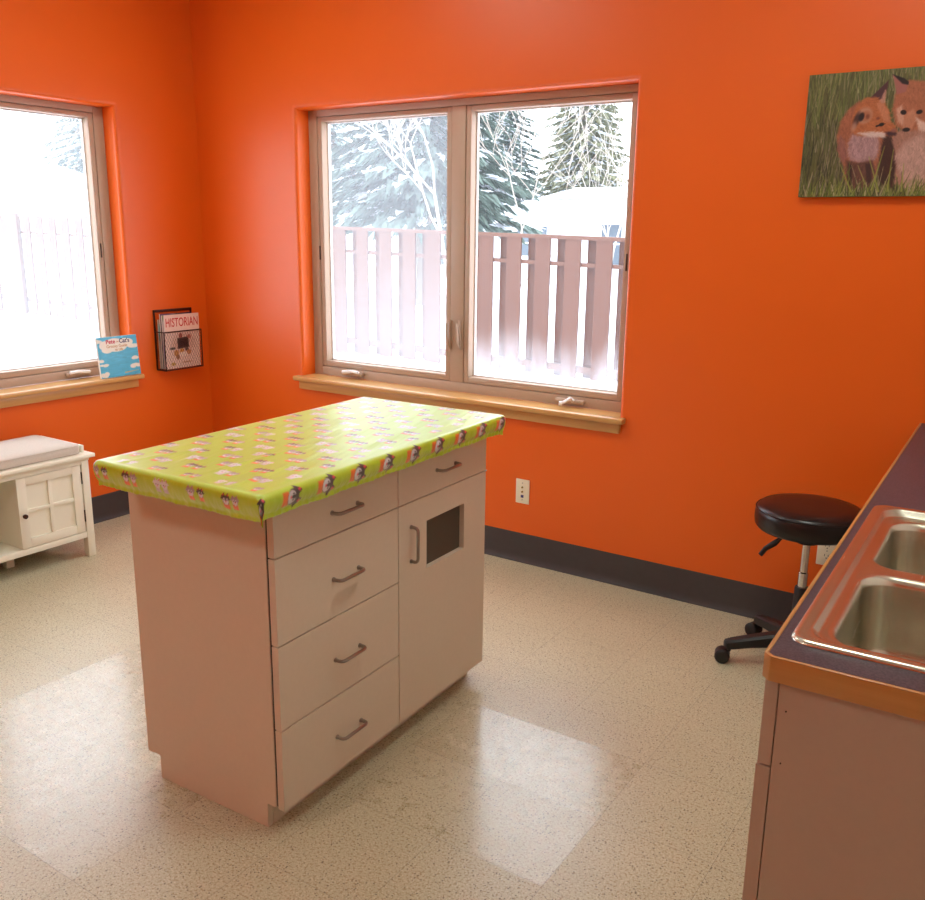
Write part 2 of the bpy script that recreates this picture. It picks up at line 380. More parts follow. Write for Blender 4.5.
# windows. local frame: s along the wall, d into the recess (from the room face), z up
def window(name, along, lo, hi, glassA, glassB, crankA, crankB):
    def W(s_, d, z): return (s_, d, z) if along == 'x' else (-d, s_, z)
    def bx(b, s0, s1, d0, d1, z0, z1, bev=0):
        if along == 'x': b.box(s0, s1, d0, d1, z0, z1, bev)
        else: b.box(-d1, -d0, s0, s1, z0, z1, bev)
    root = thing(name, None, None, W((lo+hi)/2, .13, SL), kind='structure')
    mid = (lo+hi)/2+.012*(1 if along == 'x' else -1); F = .055 if along == 'x' else .03; F2 = .03 if along == 'x' else .055; MH = .0375
    b = MB()
    for a in ((lo, lo+F), (hi-F2, hi)): bx(b, a[0], a[1], .092, .185, SL, HD, .002)
    bx(b, lo+F, hi-F2, .092, .185, HD-.03, HD, .002); bx(b, lo+F, hi-F2, .092, .185, SL, SL+.045, .002)
    b.build('outer_frame', M['frame'], root)
    b = MB(); bx(b, mid-MH, mid+MH, .092, .18, SL+.045, HD-.03, .002); b.build('mullion', M['frame'], root)
    for k, (s0, s1, g, ck) in enumerate(((lo+F, mid-MH, glassA, crankA), (mid+MH, hi-F2, glassB, crankB))):
        g0 = .0025; a0, a1, z0, z1 = s0+g0, s1-g0, SL+.045+g0, HD-.03-g0
        w = .026
        b = MB()
        for a in ((a0, a0+w), (a1-w, a1)): bx(b, a[0], a[1], .096, .165, z0, z1, .002)
        bx(b, a0+w, a1-w, .096, .165, z1-.022, z1, .002); bx(b, a0+w, a1-w, .096, .165, z0, z0+.028, .002)
        sash = b.build('sash', M['frame'], root)
        b = MB(); u = .006; i0, i1, j0, j1 = a0+w, a1-w, z0+.028, z1-.022
        for q in ((i0, i0+u, j0, j1), (i1-u, i1, j0, j1), (i0+u, i1-u, j0, j0+u), (i0+u, i1-u, j1-u, j1)): bx(b, q[0], q[1], .138, .150, q[2], q[3], .001)
        b.build('glazing_bead', M['trimw'], sash)
        b = MB(); bx(b, i0+.001, i1-.001, .1431, .1449, j0+.001, j1-.001)
        b.build('pane', g, sash, smooth=0)
        b = MB(); bx(b, s0+.0005, s1-.0005, .17, .172, SL+.0455, SL+.05); b.build('gasket', M['frame_dark'], root)
        # folding crank at the foot of the sash
        c = ck; b = MB(); zc = SL+.026
        bx(b, c-.07, c+.07, .066, .092, zc-.011, zc+.009, .007)
        ch = b.build('crank_housing', M['frame'], root)
        b = MB()
        if name == 'window_1' and k == 1:
            b.tube([W(c+.02, .066, zc+.004), W(c+.015, .05, zc+.016), W(c-.008, .02, zc-.002)], [.009, .009, .007], 10)
            b.tube([W(c-.008, .02, zc-.004), W(c-.02, .012, zc-.004)], [.011, .011], 10)
        else:
            sg = 1 if c < mid or along == 'x' else -1
            b.tube([W(c-.05*sg, .06, zc+.006), W(c+.02*sg, .058, zc+.014), W(c+.06*sg, .058, zc+.012)], [.009, .009, .008], 10)
        b.build('crank_handle', M['trimw'], ch)
        # lock lever beside the mullion
        sl = (mid-MH+.001) if k == 0 else (mid+.020)
        b = MB(); bx(b, sl-.008, sl+.008, .080, .0935, SL+.20, SL+.34, .005)
        lk = b.build('lock_plate', M['frame'], root)
        b = MB(); b.tube([W(sl, .078, SL+.212), W(sl, .066, SL+.25), W(sl-.004, .064, SL+.325)], [.006, .007, .005], 8); b.build('lock_lever', M['frame'], lk)
        for hz in (SL+.63,):
            hs = a0-.002 if k == 0 else a1-.012
            b = MB(); bx(b, hs-.003, hs+.003, .0915, .0965, hz-.035, hz+.035, .001); b.build('hinge', M['dkhinge'], root)
    return root
window('window_1', 'x', BX0, BX1, M['glass_l'], M['glass_r'], 1.0, 2.255)
window('window_2', 'y', WY0, WY1, M['glass_w'], M['glass_w'], -1.95, -.77)

# ceiling lights (recessed troffers, above the frame); south one added to bounce orange light onto the island end
for x, y, nm in ((1.3, -1.3, 'nearest the corner between the two windows'), (3.45, -1.3, 'over the drawer side of the island'), (1.9, -4.0, 'added near the south wall to bounce orange light onto the island end')):
    t = thing('ceiling_light', 'white recessed ceiling light panel '+nm, 'light', (x, y, ZC), group='ceiling light panels')
    b = MB()
    for q in ((-.3, .3, -.3, -.27), (-.3, .3, .27, .3), (-.3, -.27, -.27, .27), (.27, .3, -.27, .27)): b.box(x+q[0], x+q[1], y+q[2], y+q[3], ZC-.02, ZC-.0005, .003)
    b.build('frame', M['lamp_body'], t)
    MB().box(x-.269, x+.269, y-.269, y+.269, ZC-.012, ZC-.004).build('diffuser', M['lamp'], t)

# ================================================================== ISLAND
ISL = thing('island_cabinet', 'freestanding beige laminate cabinet island with drawers and a vented door under the printed cover', 'cabinet', (2.4, -2.0, 0), R(2.159))
X0, X1, Y0, Y1, ZK, ZT = 2.066, 2.573, -2.036, -1.060, .069, .884
XF = X1-.021
b = MB(); b.prism([(X0, ZK), (X0+.048, ZK), (X0+.048, 0), (X1-.058, 0), (X1-.058, ZK), (XF-.006, ZK), (XF-.006, ZT), (X0, ZT)], 1, Y0, Y0+.019, .0008, 1); b.build('side_panel', M['laminate'], ISL)
b = MB(); b.prism([(X0, ZK), (X0+.048, ZK), (X0+.048, 0), (X1-.058, 0), (X1-.058, ZK), (XF-.006, ZK), (XF-.006, ZT), (X0, ZT)], 1, Y1-.019, Y1, .0008, 1); b.build('side_panel', M['laminate'], ISL)
b = MB(); b.box(X0, X0+.018, Y0+.019, Y1-.019, ZK, ZT).box(X0+.018, XF-.012, Y0+.019, Y1-.019, ZK, ZK+.018); b.build('carcass', M['laminate'], ISL)
b = MB(); b.box(XF-.0058, XF-.0008, Y0+.003, Y1-.003, ZK+.003, ZT-.001); b.build('front_rebate', M['gap'], ISL)
b = MB(); b.box(X1-.070, X1-.058, Y0+.0195, Y1-.0195, 0, ZK-.0005).box(X0+.048, X0+.06, Y0+.0195, Y1-.0195, 0, ZK-.0005); b.build('toe_kick', M['laminate'], ISL)
b = MB(); b.box(X0+.035, X1+.050, Y0-.085, Y1-.022, ZT, .922, .003); b.build('tabletop', M['laminate'], ISL)
def pull(parent, c, length, vertical=False, x=X1, out=.025):
    h = length/2; r = .0048; rc = .012
    pts = [(x-.001, -h)]
    pts += [(x+out-rc+rc*math.sin(R(a)), -h+rc-rc*math.cos(R(a))) for a in (0, 30, 60, 90)]
    pts += [(p[0], -p[1]) for p in pts[::-1]]
    path = [(p[0], c[0]+p[1], c[1]) if not vertical else (p[0], c[0], c[1]+p[1]) for p in pts]
    b = MB(); b.tube(path, r, 10)
    for s_ in (0, -1):
        q = path[s_]; b.cyl((x-.0005, q[1], q[2]), (x+.0025, q[1], q[2]), .0065, 12)
    return b.build('handle', M['nickel'], parent)
ys = -1.543; g = .0016; zs = [ZK-.004, .289, .514, .737, ZT-.002]
cols = [(zs[k], zs[k+1]) for k in range(4)]
for (z0, z1) in cols:
    b = MB(); b.box(XF, X1, Y0, ys-g, z0+g, z1-g, .001, 1); d = b.build('drawer', M['laminate'], ISL)
    zc = z0+(z1-z0)*.47 if z1 < .8 else .797
    pull(d, (-1.776, zc), .102)
b = MB(); b.box(XF, X1, ys+g, Y1, zs[3]+g, zs[4]-g, .001, 1); d = b.build('drawer', M['laminate'], ISL); pull(d, (-1.298, .802), .102)
# door with vent cut-out
b = MB(); v0, v1, w0, w1 = -1.402, -1.192, .512, .660
D0, D1, E0, E1 = ys+g, Y1, zs[0]+g, zs[3]-g
ring = lambda x, a0, a1, c0, c1: [(x, a0, c0), (x, a1, c0), (x, a1, c1), (x, a0, c1)]
b.rings([ring(XF, D0, D1, E0, E1), ring(X1-.001, D0, D1, E0, E1), ring(X1, D0+.001, D1-.001, E0+.001, E1-.001), ring(X1, v0, v1, w0, w1), ring(XF, v0, v1, w0, w1)], close=True)
door = b.build('door', M['laminate'], ISL)
pull(door, (-1.482, .611), .104, True)
b = MB(); b.box(XF+.001, XF+.0045, v0+.0005, v1-.0005, w0+.0005, w1-.0005)
def mk_screen():
    t = NT('perforated_dark_screen'); p = t.n('ShaderNodeTexCoord').outputs['Object']; x, y, z = t.xyz(p)
    a = t.math('SINE', t.math('MULTIPLY', y, 1500.)); c = t.math('SINE', t.math('MULTIPLY', z, 1500.))
    f = t.math('GREATER_THAN', t.math('MULTIPLY', a, c), .25)
    t.bsdf(t.mix(f, lin((92, 80, 66)), lin((44, 36, 30))), .6); return t.m
b.build('vent_screen', mk_screen(), door)
b = MB(); b.box(X1-.004, X1+.002, Y1-.006, Y1+.004, .7345, .7385, .001); b.build('bumper', M['trimw'], ISL)

# printed cloth cover
def make_cloth():
    cx0, cx1, cy0, cy1, zt = 2.083, 2.649, -2.148, -1.066, .9305
    r = .014; h = .064; st = .0026
    S = np.arange(-h, (cx1-cx0-2*r)+h+st, st); Tt = np.arange(-h, (cy1-cy0-2*r)+h+st, st)
    W, L = cx1-cx0-2*r, cy1-cy0-2*r
    s, t = np.meshgrid(S, Tt)
    ox = np.where(s < 0, s, np.where(s > W, s-W, 0)); oy = np.where(t < 0, t, np.where(t > L, t-L, 0))
    d = np.maximum(np.abs(ox), np.abs(oy)); nrm = np.hypot(ox, oy)+1e-9; ux, uy = ox/nrm, oy/nrm
    bx, by = cx0+r+np.clip(s, 0, W), cy0+r+np.clip(t, 0, L)
    al = r*PI/2; th = np.clip(d/r, 0, PI/2)
    out = r*np.sin(th); dz = r*(1-np.cos(th)) + np.maximum(0, d-al)
    def vn(a, b_, sx, sy, seed=0.):   # smooth value noise
        v = np.zeros(a.shape); f = 1.
        for k in range(4):
            v += np.sin(a*sx*f*(1+.3*k)+1.7*k+seed+1.3*np.sin(b_*sy*f*.7+k))*np.cos(b_*sy*f+2.1*k+seed)/f; f *= 1.7
        return v/2
    skirt = np.clip((d-al*.6)/(h-al), 0, 1)
    cor = np.clip(np.minimum(np.abs(ox), np.abs(oy))/(.5*h), 0, 1)
    along = np.where(np.abs(ox) > np.abs(oy), by, bx)
    out = out + skirt*(.004+.0045*vn(along, d, 60, 30)) - .016*skirt**2.5
    out += cor*skirt*.004*np.sin(np.arctan2(oy, ox)*26)
    end = (t < 0)                                     # the near end hangs a little lower and looser
    dz = dz*(1+.16*(end*1.)*skirt+.10*cor*skirt*(s > W)) + skirt*.0036*vn(along, d, 38, 5, 2.)
    top = (d == 0)
    edge = np.minimum(np.minimum(s, W-s), np.minimum(t, L-t))
    wr = .0011*vn(s*1.0+t*.25, t, 60, 5) + .0016*np.exp(-((s-W*.93+.05*t)/.02)**2)*np.sin(t*9) 
    wr += .0024*np.exp(-((s-W*.80+.12*(t-.1))/.012)**2)*np.exp(-((t-.12)/.22)**2)
    wr += .0022*np.exp(-((s-.06-.25*t)/.012)**2)*np.exp(-(t/.2)**2)
    wr += .0020*np.exp(-((s-.30-.05*t)/.010)**2)*np.exp(-((t-.25)/.2)**2)
    z = zt - dz + np.where(top, wr*np.clip(edge/.02, 0, 1), 0)
    P3 = np.stack([bx+ux*out, by+uy*out, z], -1)
    # pattern
    green = np.array(lin((192, 224, 18))); C = np.empty(s.shape+(3,)); C[:] = green
    C *= (1+.05*vn(s, t, 30, 30, 1.)[..., None])
    orange, white, blk, grey, pink, rose = [np.array(lin(c)) for c in ((250, 118, 20), (236, 234, 240), (52, 34, 46), (176, 160, 178), (240, 40, 90), (206, 120, 130))]
    def lay(m, c):
        mm = np.clip(m, 0, 1)[..., None]; C[:] = C*(1-mm)+c*mm
    def blob(u, v, cu, cv, ru, rv): return (1-np.sqrt(((u-cu)/ru)**2+((v-cv)/rv)**2))*min(ru, rv)/.0016+.5
    def motif(x, y, kind, k=1.0):
        """one cat head lying along +y"""
        if x < -.09 or x > W+.09: return
        i0, i1 = np.searchsorted(Tt, [y-.04, y+.04]); j0, j1 = np.searchsorted(S, [x-.03, x+.03])
        if i0 >= i1 or j0 >= j1: return
        sl = (slice(i0, i1), slice(j0, j1)); v = (s[sl]-x)/k; u = (t[sl]-y)/k
        def L_(m, c):
            mm = np.clip(m, 0, 1)[..., None]; C[sl] = C[sl]*(1-mm)+c*mm
        cap = {0: blk, 1: grey, 2: white}[kind]
        # scarf or body
        L_(np.minimum(np.minimum((u+.027)/.0016+.5, (-.012-u)/.0016+.5), (.0125-np.abs(v))/.0016+.5), orange if kind != 2 else grey*.4+white*.6)
        L_(blob(u, v, .0, 0, .0145, .0155), cap)
        for sg in (-1, 1):                              # ears
            e = np.minimum((.0135-np.abs(v-sg*.009)*1.1-(u-.006)*.75)/.0016, (u-.002)/.0016)
            L_(e, cap); L_(blob(u, v, .0155, sg*.011, .0036, .0030), pink if kind == 0 else rose)
        L_(blob(u, v, -.0035, 0, .0105, .0125), white)
        L_(np.minimum(blob(u, v, .0045, 0, .009, .004), 1), cap)
        for sg in (-1, 1): L_(blob(u, v, .0005, sg*.006, .0022, .002), blk)
        L_(blob(u, v, -.0055, 0, .0022, .0026), pink)
    pitch = .1185; row = .0555
    x_edge = W + .0325
    k = 0; x = x_edge
    while x > -.09:
        n = -1
        y = -.03 + (pitch/2 if k % 2 else 0)
        while y < L+.09:
            motif(x, y, 0 if k == 0 else (k*2 + n) % 3, 1.3 if k == 0 else (.66 if y < .03 else .84))
            y += pitch if k else pitch; n += 1
            if k and True: pass
        k += 1; x -= row*(1.25 if k == 1 else 1)
    # extra half-step rows so that heads stand closer together on the top
    k = 0; x = x_edge-row*1.75
    while x > -.09:
        n = 0; y = -.06+(pitch/2 if k % 2 else 0)+.03
        while y < L+.09:
            motif(x+.004*math.sin(n*5+k), y, (k+n+1) % 3, .6 if y < .03 else .74); y += pitch; n += 1
        k += 1; x -= row
    o = grid_print('table_cover', P3-np.array([2.4, -2.0, 0]), C, M['cloth'])
    o.location = (2.4, -2.0, 0); o.rotation_euler = (0, 0, R(2.159))
    sd = o.modifiers.new('Solidify', 'SOLIDIFY'); sd.thickness = .0008; sd.offset = -1
    tag(o, 'lime green fitted cloth cover printed with little cat heads, stretched over the island top', 'tablecloth')
make_cloth()

# ================================================================== SINK COUNTER
CR = R(1.65); CP = (3.6, -2.2, 0)
CTR = thing('sink_cabinet', 'taupe laminate base cabinet under the dark counter at the right edge', 'cabinet', CP, CR)
XS, YF, ZS = 3.722, -2.150, .876
XB = 4.318; YB = -.105
b = MB(); b.box(XS+.027, XB, YF+.012, YF+.031, 0, ZS-.041, .001, 1); b.build('side_panel', M['laminate_c'], CTR)
b = MB(); b.box(XS+.030, XB, YF+.0315, YB, .09, ZS-.20); b.build('carcass', M['laminate_c'], CTR)
b = MB(); b.box(XS+.09, XS+.102, YF+.0315, YB, 0, .0895); b.build('toe_kick', M['laminate_c'], CTR)
yy = YF+.012; wd = [.46, .42, .42, .36, .36]
for k, w in enumerate(wd):
    y1 = min(yy+w, YB)
    b = MB(); b.box(XS+.005, XS+.0255, yy+.0015, y1-.0015, .689, ZS-.044, .001, 1); d = b.build('drawer', M['laminate_c'], CTR)
    b = MB(); b.box(XS+.003, XS+.0255, yy+.0015, y1-.0015, .085, .686, .001, 1); dd = b.build('door', M['laminate_c'], CTR)
    for par, zc, ver in ((d, .76, 0), (dd, .6, 1)):
        yc = (yy+y1)/2 if not ver else y1-.04; h = .06; xo = XS+.012
        path = [(xo, yc-h, zc), (xo-.03, yc-h+.004, zc), (xo-.03, yc+h-.004, zc), (xo, yc+h, zc)] if not ver else [(xo, yc, zc-h), (xo-.03, yc, zc-h+.004), (xo-.03, yc, zc+h-.004), (xo, yc, zc+h)]
        MB().tube(path, .0048, 8).build('handle', M['nickel'], par)
    yy = y1
for z in (.788, .700): MB().cyl((XS+.040, YF+.0105, z), (XS+.040, YF+.0125, z), .0012, 10).build('screw_cap', M['gap'], CTR)
# countertop: dark laminate deck with an oak edge, hole for the sink
SX0, SX1, SY0, SY1 = 3.743, 4.262, -2.084, -1.224       # sink outline (local)
hx0, hx1, hy0, hy1 = SX0+.02, SX1-.02, SY0+.02, SY1-.02
TOP = thing('countertop', 'dark violet laminate worktop with honey oak edging around the sink', 'countertop', (3.6, -2.2, ZS), CR)
e = .007; ch = .012
outer = [(XS+ch+e*.4, YF+e), (XS+e, YF+ch+e*.4)]
deckpoly = [(XS+e, YF+ch+.003), (XS+ch+.003, YF+e), (XB, YF+e), (XB, YB), (XS+e, YB)]
b = MB()
def tri_plate(b, outer, holes, z0, z1):
    bm = b.bm; allf = []; loops = []
    for z in (z0, z1):
        es = []; ls = []
        for loop in [outer]+holes:
            vs = [bm.verts.new((p[0], p[1], z)) for p in loop]; ls.append(vs)
            es += [bm.edges.new((vs[i], vs[(i+1) % len(vs)])) for i in range(len(vs))]
        r = bmesh.ops.triangle_fill(bm, edges=es, use_beauty=True); allf += [f for f in r['geom'] if isinstance(f, bmesh.types.BMFace)]
        loops.append(ls)
    for la, lb in zip(*loops):
        n = len(la)
        for i in range(n): allf.append(bm.faces.new((la[i], la[(i+1) % n], lb[(i+1) % n], lb[i])))
    bmesh.ops.recalc_face_normals(bm, faces=allf)
tri_plate(b, deckpoly, [[(hx0, hy0), (hx1, hy0), (hx1, hy1), (hx0, hy1)]], ZS-.04, ZS)
b.build('deck', M['top'], TOP)
b = MB(); b.prism([(XS+ch, YF), (XB, YF), (XB, YF+e-.0003), (XS+ch+.003, YF+e-.0003), (XS+e-.0003, YF+ch+.003), (XS, YF+ch)], 2, ZS-.04, ZS+.0003, .0012, 2); b.build('edge_band', M['edge_x'], TOP)
b = MB(); b.box(XS, XS+e-.0003, YF+ch+.001, YB, ZS-.04, ZS+.0003, .0012, 2); b.build('edge_band', M['edge_y'], TOP)
# sink
SNK = thing('sink', 'double bowl stainless steel drop-in sink set in the dark counter', 'sink', (3.6, -2.2, ZS), CR)
bowls = [(SX0+.040, SX1-.075, -2.036, -1.664), (SX0+.040, SX1-.075, -1.630, -1.280)]
b = MB(); z = ZS
N = 8
def rr(x0, x1, y0, y1, r, zz): return [(p[0], p[1], zz) for p in rrect(x0, x1, y0, y1, r, N)]
lip = [(0, .0006, .03), (.001, .0035, .03), (.004, .006, .029), (.009, .0068, .027), (.022, .0068, .034), (.026, .0045, .04), (.030, -.006, .05), (.035, -.008, .055)]
rs = [rr(SX0+o, SX1-o, SY0+o, SY1-o, rad, z+zz) for o, zz, rad in lip]
b.rings(rs, False, False)
# inner recessed land with two bowl openings
bm = b.bm; bm.verts.ensure_lookup_table()
es = []
def loop_edges(pts):
    vs = [bm.verts.new(p) for p in pts]; return [bm.edges.new((vs[i], vs[(i+1) % len(vs)])) for i in range(len(vs))]
o = .035; es += loop_edges(rr(SX0+o, SX1-o, SY0+o, SY1-o, .055, z-.008))
for (x0, x1, y0, y1) in bowls: es += loop_edges(rr(x0, x1, y0, y1, .06, z-.009))
r_ = bmesh.ops.triangle_fill(bm, edges=es, use_beauty=True)
for f in r_['geom']:
    if isinstance(f, bmesh.types.BMFace) and f.normal.z < 0: f.normal_flip()
bmesh.ops.remove_doubles(bm, verts=bm.verts, dist=.0001)
b.build('rim', M['steel'], SNK, smooth=60)
for (x0, x1, y0, y1) in bowls:
    b = MB(); rs = []
    for k in range(5):
        a = R(90*k/4); q = .016*math.sin(a); rs.append(rr(x0+q, x1-q, y0+q, y1-q, .06-q*.5, z-.009-.016*(1-math.cos(a))))
    rs.append(rr(x0+.020, x1-.020, y0+.020, y1-.020, .05, z-.13))
    for k in range(6):
        a = R(90*k/5); q = .021+.03*(1-math.cos(a)); rs.append(rr(x0+q, x1-q, y0+q, y1-q, .05-.01*k/5, z-.14-.03*math.sin(a)))
    mx, my = (x0+x1)/2, (y0+y1)/2
    rs.append([(mx+.045*math.cos(2*PI*(i+.5)/(4*(N+1))), my+.045*math.sin(2*PI*(i+.5)/(4*(N+1))), z-.174) for i in range(4*(N+1))])
    b.rings(rs, False, True)
    bw = b.build('bowl', M['steel'], SNK, smooth=60)
    b = MB(); b.lathe([(.044, z-.1735), (.042, z-.1715), (.036, z-.1725), (.012, z-.1728)], (mx, my), 24); b.build('drain', M['chrome'], bw)

# ================================================================== STOOL
sx, sy = 3.39, -.33
ST = thing('rolling_stool', 'black round rolling stool with chrome column between the counter and the orange wall', 'stool', (sx, sy, 0), 0)
b = MB(); b.lathe([(.10, .505), (.152, .505), (.168, .509), (.176, .520), (.179, .54), (.178, .562), (.174, .577), (.163, .588), (.12, .595), (.06, .5975), (.01, .598)], (sx, sy), 64); seat = b.build('seat', M['black'], ST, smooth=60)
b = MB(); rr_ = .1755; b.tube([(sx+rr_*math.cos(2*PI*k/48), sy+rr_*math.sin(2*PI*k/48), .576) for k in range(48)], .0026, 6, close=True); b.build('welt', M['black'], seat)
b = MB(); b.box(sx-.07, sx+.07, sy-.07, sy+.07, .495, .5045, .004).lathe([(.035, .46), (.04, .495)], (sx, sy), 20); b.build('seat_plate', M['blackp'], ST)
b = MB(); b.lathe([(.0135, .29), (.0135, .47)], (sx, sy), 24); b.lathe([(.0165, .285), (.0165, .35), (.0138, .353)], (sx, sy), 24); b.build('gas_column', M['chrome'], ST)
b = MB(); b.lathe([(.030, .07), (.033, .09), (.030, .12), (.0255, .13), (.0245, .292), (.022, .298), (.014, .298)], (sx, sy), 28); b.build('column_sleeve', M['blackp'], ST)
b = MB(); b.tube([(sx-.02, sy-.01, .482), (sx-.07, sy-.03, .478), (sx-.085, sy-.04, .462)], [.0035]*3, 8)
b.tube([(sx-.078, sy-.036, .470), (sx-.096, sy-.045, .450), (sx-.122, sy-.056, .428), (sx-.136, sy-.062, .404)], [.006, .0105, .009, .008], 10); b.build('height_lever', M['blackp'], ST)
b = MB(); angs = [210+72*k for k in range(5)]
for a in angs:
    c, s_ = math.cos(R(a)), math.sin(R(a)); n = (-s_, c); rs = []
    for rad, hw, zt_, zb in ((.015, .030, .128, .075), (.08, .026, .120, .075), (.16, .022, .105, .068), (.222, .019, .092, .058), (.243, .016, .086, .058), (.249, .010, .082, .062)):
        q = lambda o_, zz: (sx+c*rad+n[0]*o_, sy+s_*rad+n[1]*o_, zz)
        rs.append([q(-hw, zb), q(hw, zb), q(hw, zt_-.008), q(hw*.6, zt_), q(-hw*.6, zt_), q(-hw, zt_-.008)])
    b.rings(rs)
b.lathe([(.042, .066), (.046, .08), (.042, .125), (.034, .132)], (sx, sy), 28); b.build('star_base', M['blackp'], ST)
for i, a in enumerate(angs):
    c, s_ = math.cos(R(a)), math.sin(R(a)); px, py = sx+c*.230, sy+s_*.230
    ca = R([196, 120, 200, 250, 160][i]); dx, dy = math.cos(ca), math.sin(ca); nx, ny = -dy, dx
    cx, cy = px+dx*.022, py+dy*.022
    b = MB(); b.cyl((px, py, .044), (px, py, .062), .006, 10)
    hood = []
    for o_ in (-.021, -.019, .019, .021):
        rad = .024 if abs(o_) > .02 else .0265
        hood.append([(cx+nx*o_+dx*rad*math.cos(R(t)), cy+ny*o_+dy*rad*math.cos(R(t)), .0262+rad*math.sin(R(t))) for t in range(-25, 206, 21)])
    b.rings(hood); cs = b.build('caster', M['blackp'], ST)
    for o0, o1 in ((-.0245, -.006), (.006, .0245)):
        b = MB(); rs = []
        for o_, rad in ((o0, .019), (o0+.002, .0235), (o0+.004, .025), (o1-.004, .025), (o1-.002, .0235), (o1, .019)):
            rs.append([(cx+nx*o_+dx*rad*math.cos(2*PI*k/24), cy+ny*o_+dy*rad*math.cos(2*PI*k/24), .0251+rad*math.sin(2*PI*k/24)) for k in range(24)])
        b.rings(rs); b.build('wheel', M['blackp'], cs)

# ================================================================== WALL PLATES
p1 = thing('data_wall_plate', 'ivory wall plate with two brass sockets and a blue jack on the orange wall', 'wall plate', (2.075, 0, .336))
b = MB(); b.box(2.040, 2.110, -.0055, -.0004, .280, .394, .0025); b.build('plate', M['ivory'], p1)
for z_ in (.357, .336):
    b = MB(); b.tube([(2.075, -.0055, z_), (2.075, -.0105, z_)], [.0048, .0045], 6); b.build('coax_socket', M['brass'], p1)
MB().box(2.068, 2.082, -.0075, -.0056, .308, .321, .0008).build('data_jack', M['blue'], p1)
for z_ in (.377, .298): MB().cyl((2.075, -.0056, z_), (2.075, -.0066, z_), .0026, 10).build('screw', M['nickel'], p1)
p2 = thing('power_outlet', 'ivory duplex power outlet on the orange wall behind the stool', 'outlet', (3.398, 0, .325))
b = MB(); b.box(3.362, 3.434, -.0055, -.0004, .275, .392, .0025); b.build('plate', M['ivory'], p2)
for z_ in (.353, .314):
    b = MB(); b.prism([(3.398+x_, z_+y_) for x_, y_ in rrect(-.0165, .0165, -.0145, .0145, .010, 4)], 1, -.0075, -.0056, .0006, 1); rc_ = b.build('receptacle', M['ivory'], p2)
    b = MB(); b.box(3.390, 3.392, -.0079, -.0076, z_-.002, z_+.007).box(3.403, 3.405, -.0079, -.0076, z_-.002, z_+.006).cyl((3.398, -.0076, z_-.008), (3.398, -.0079, z_-.008), .0024, 10); b.build('slots', M['slot'], rc_)
MB().cyl((3.398, -.0056, .3335), (3.398, -.0068, .3335), .0026, 10).build('screw', M['nickel'], p2)

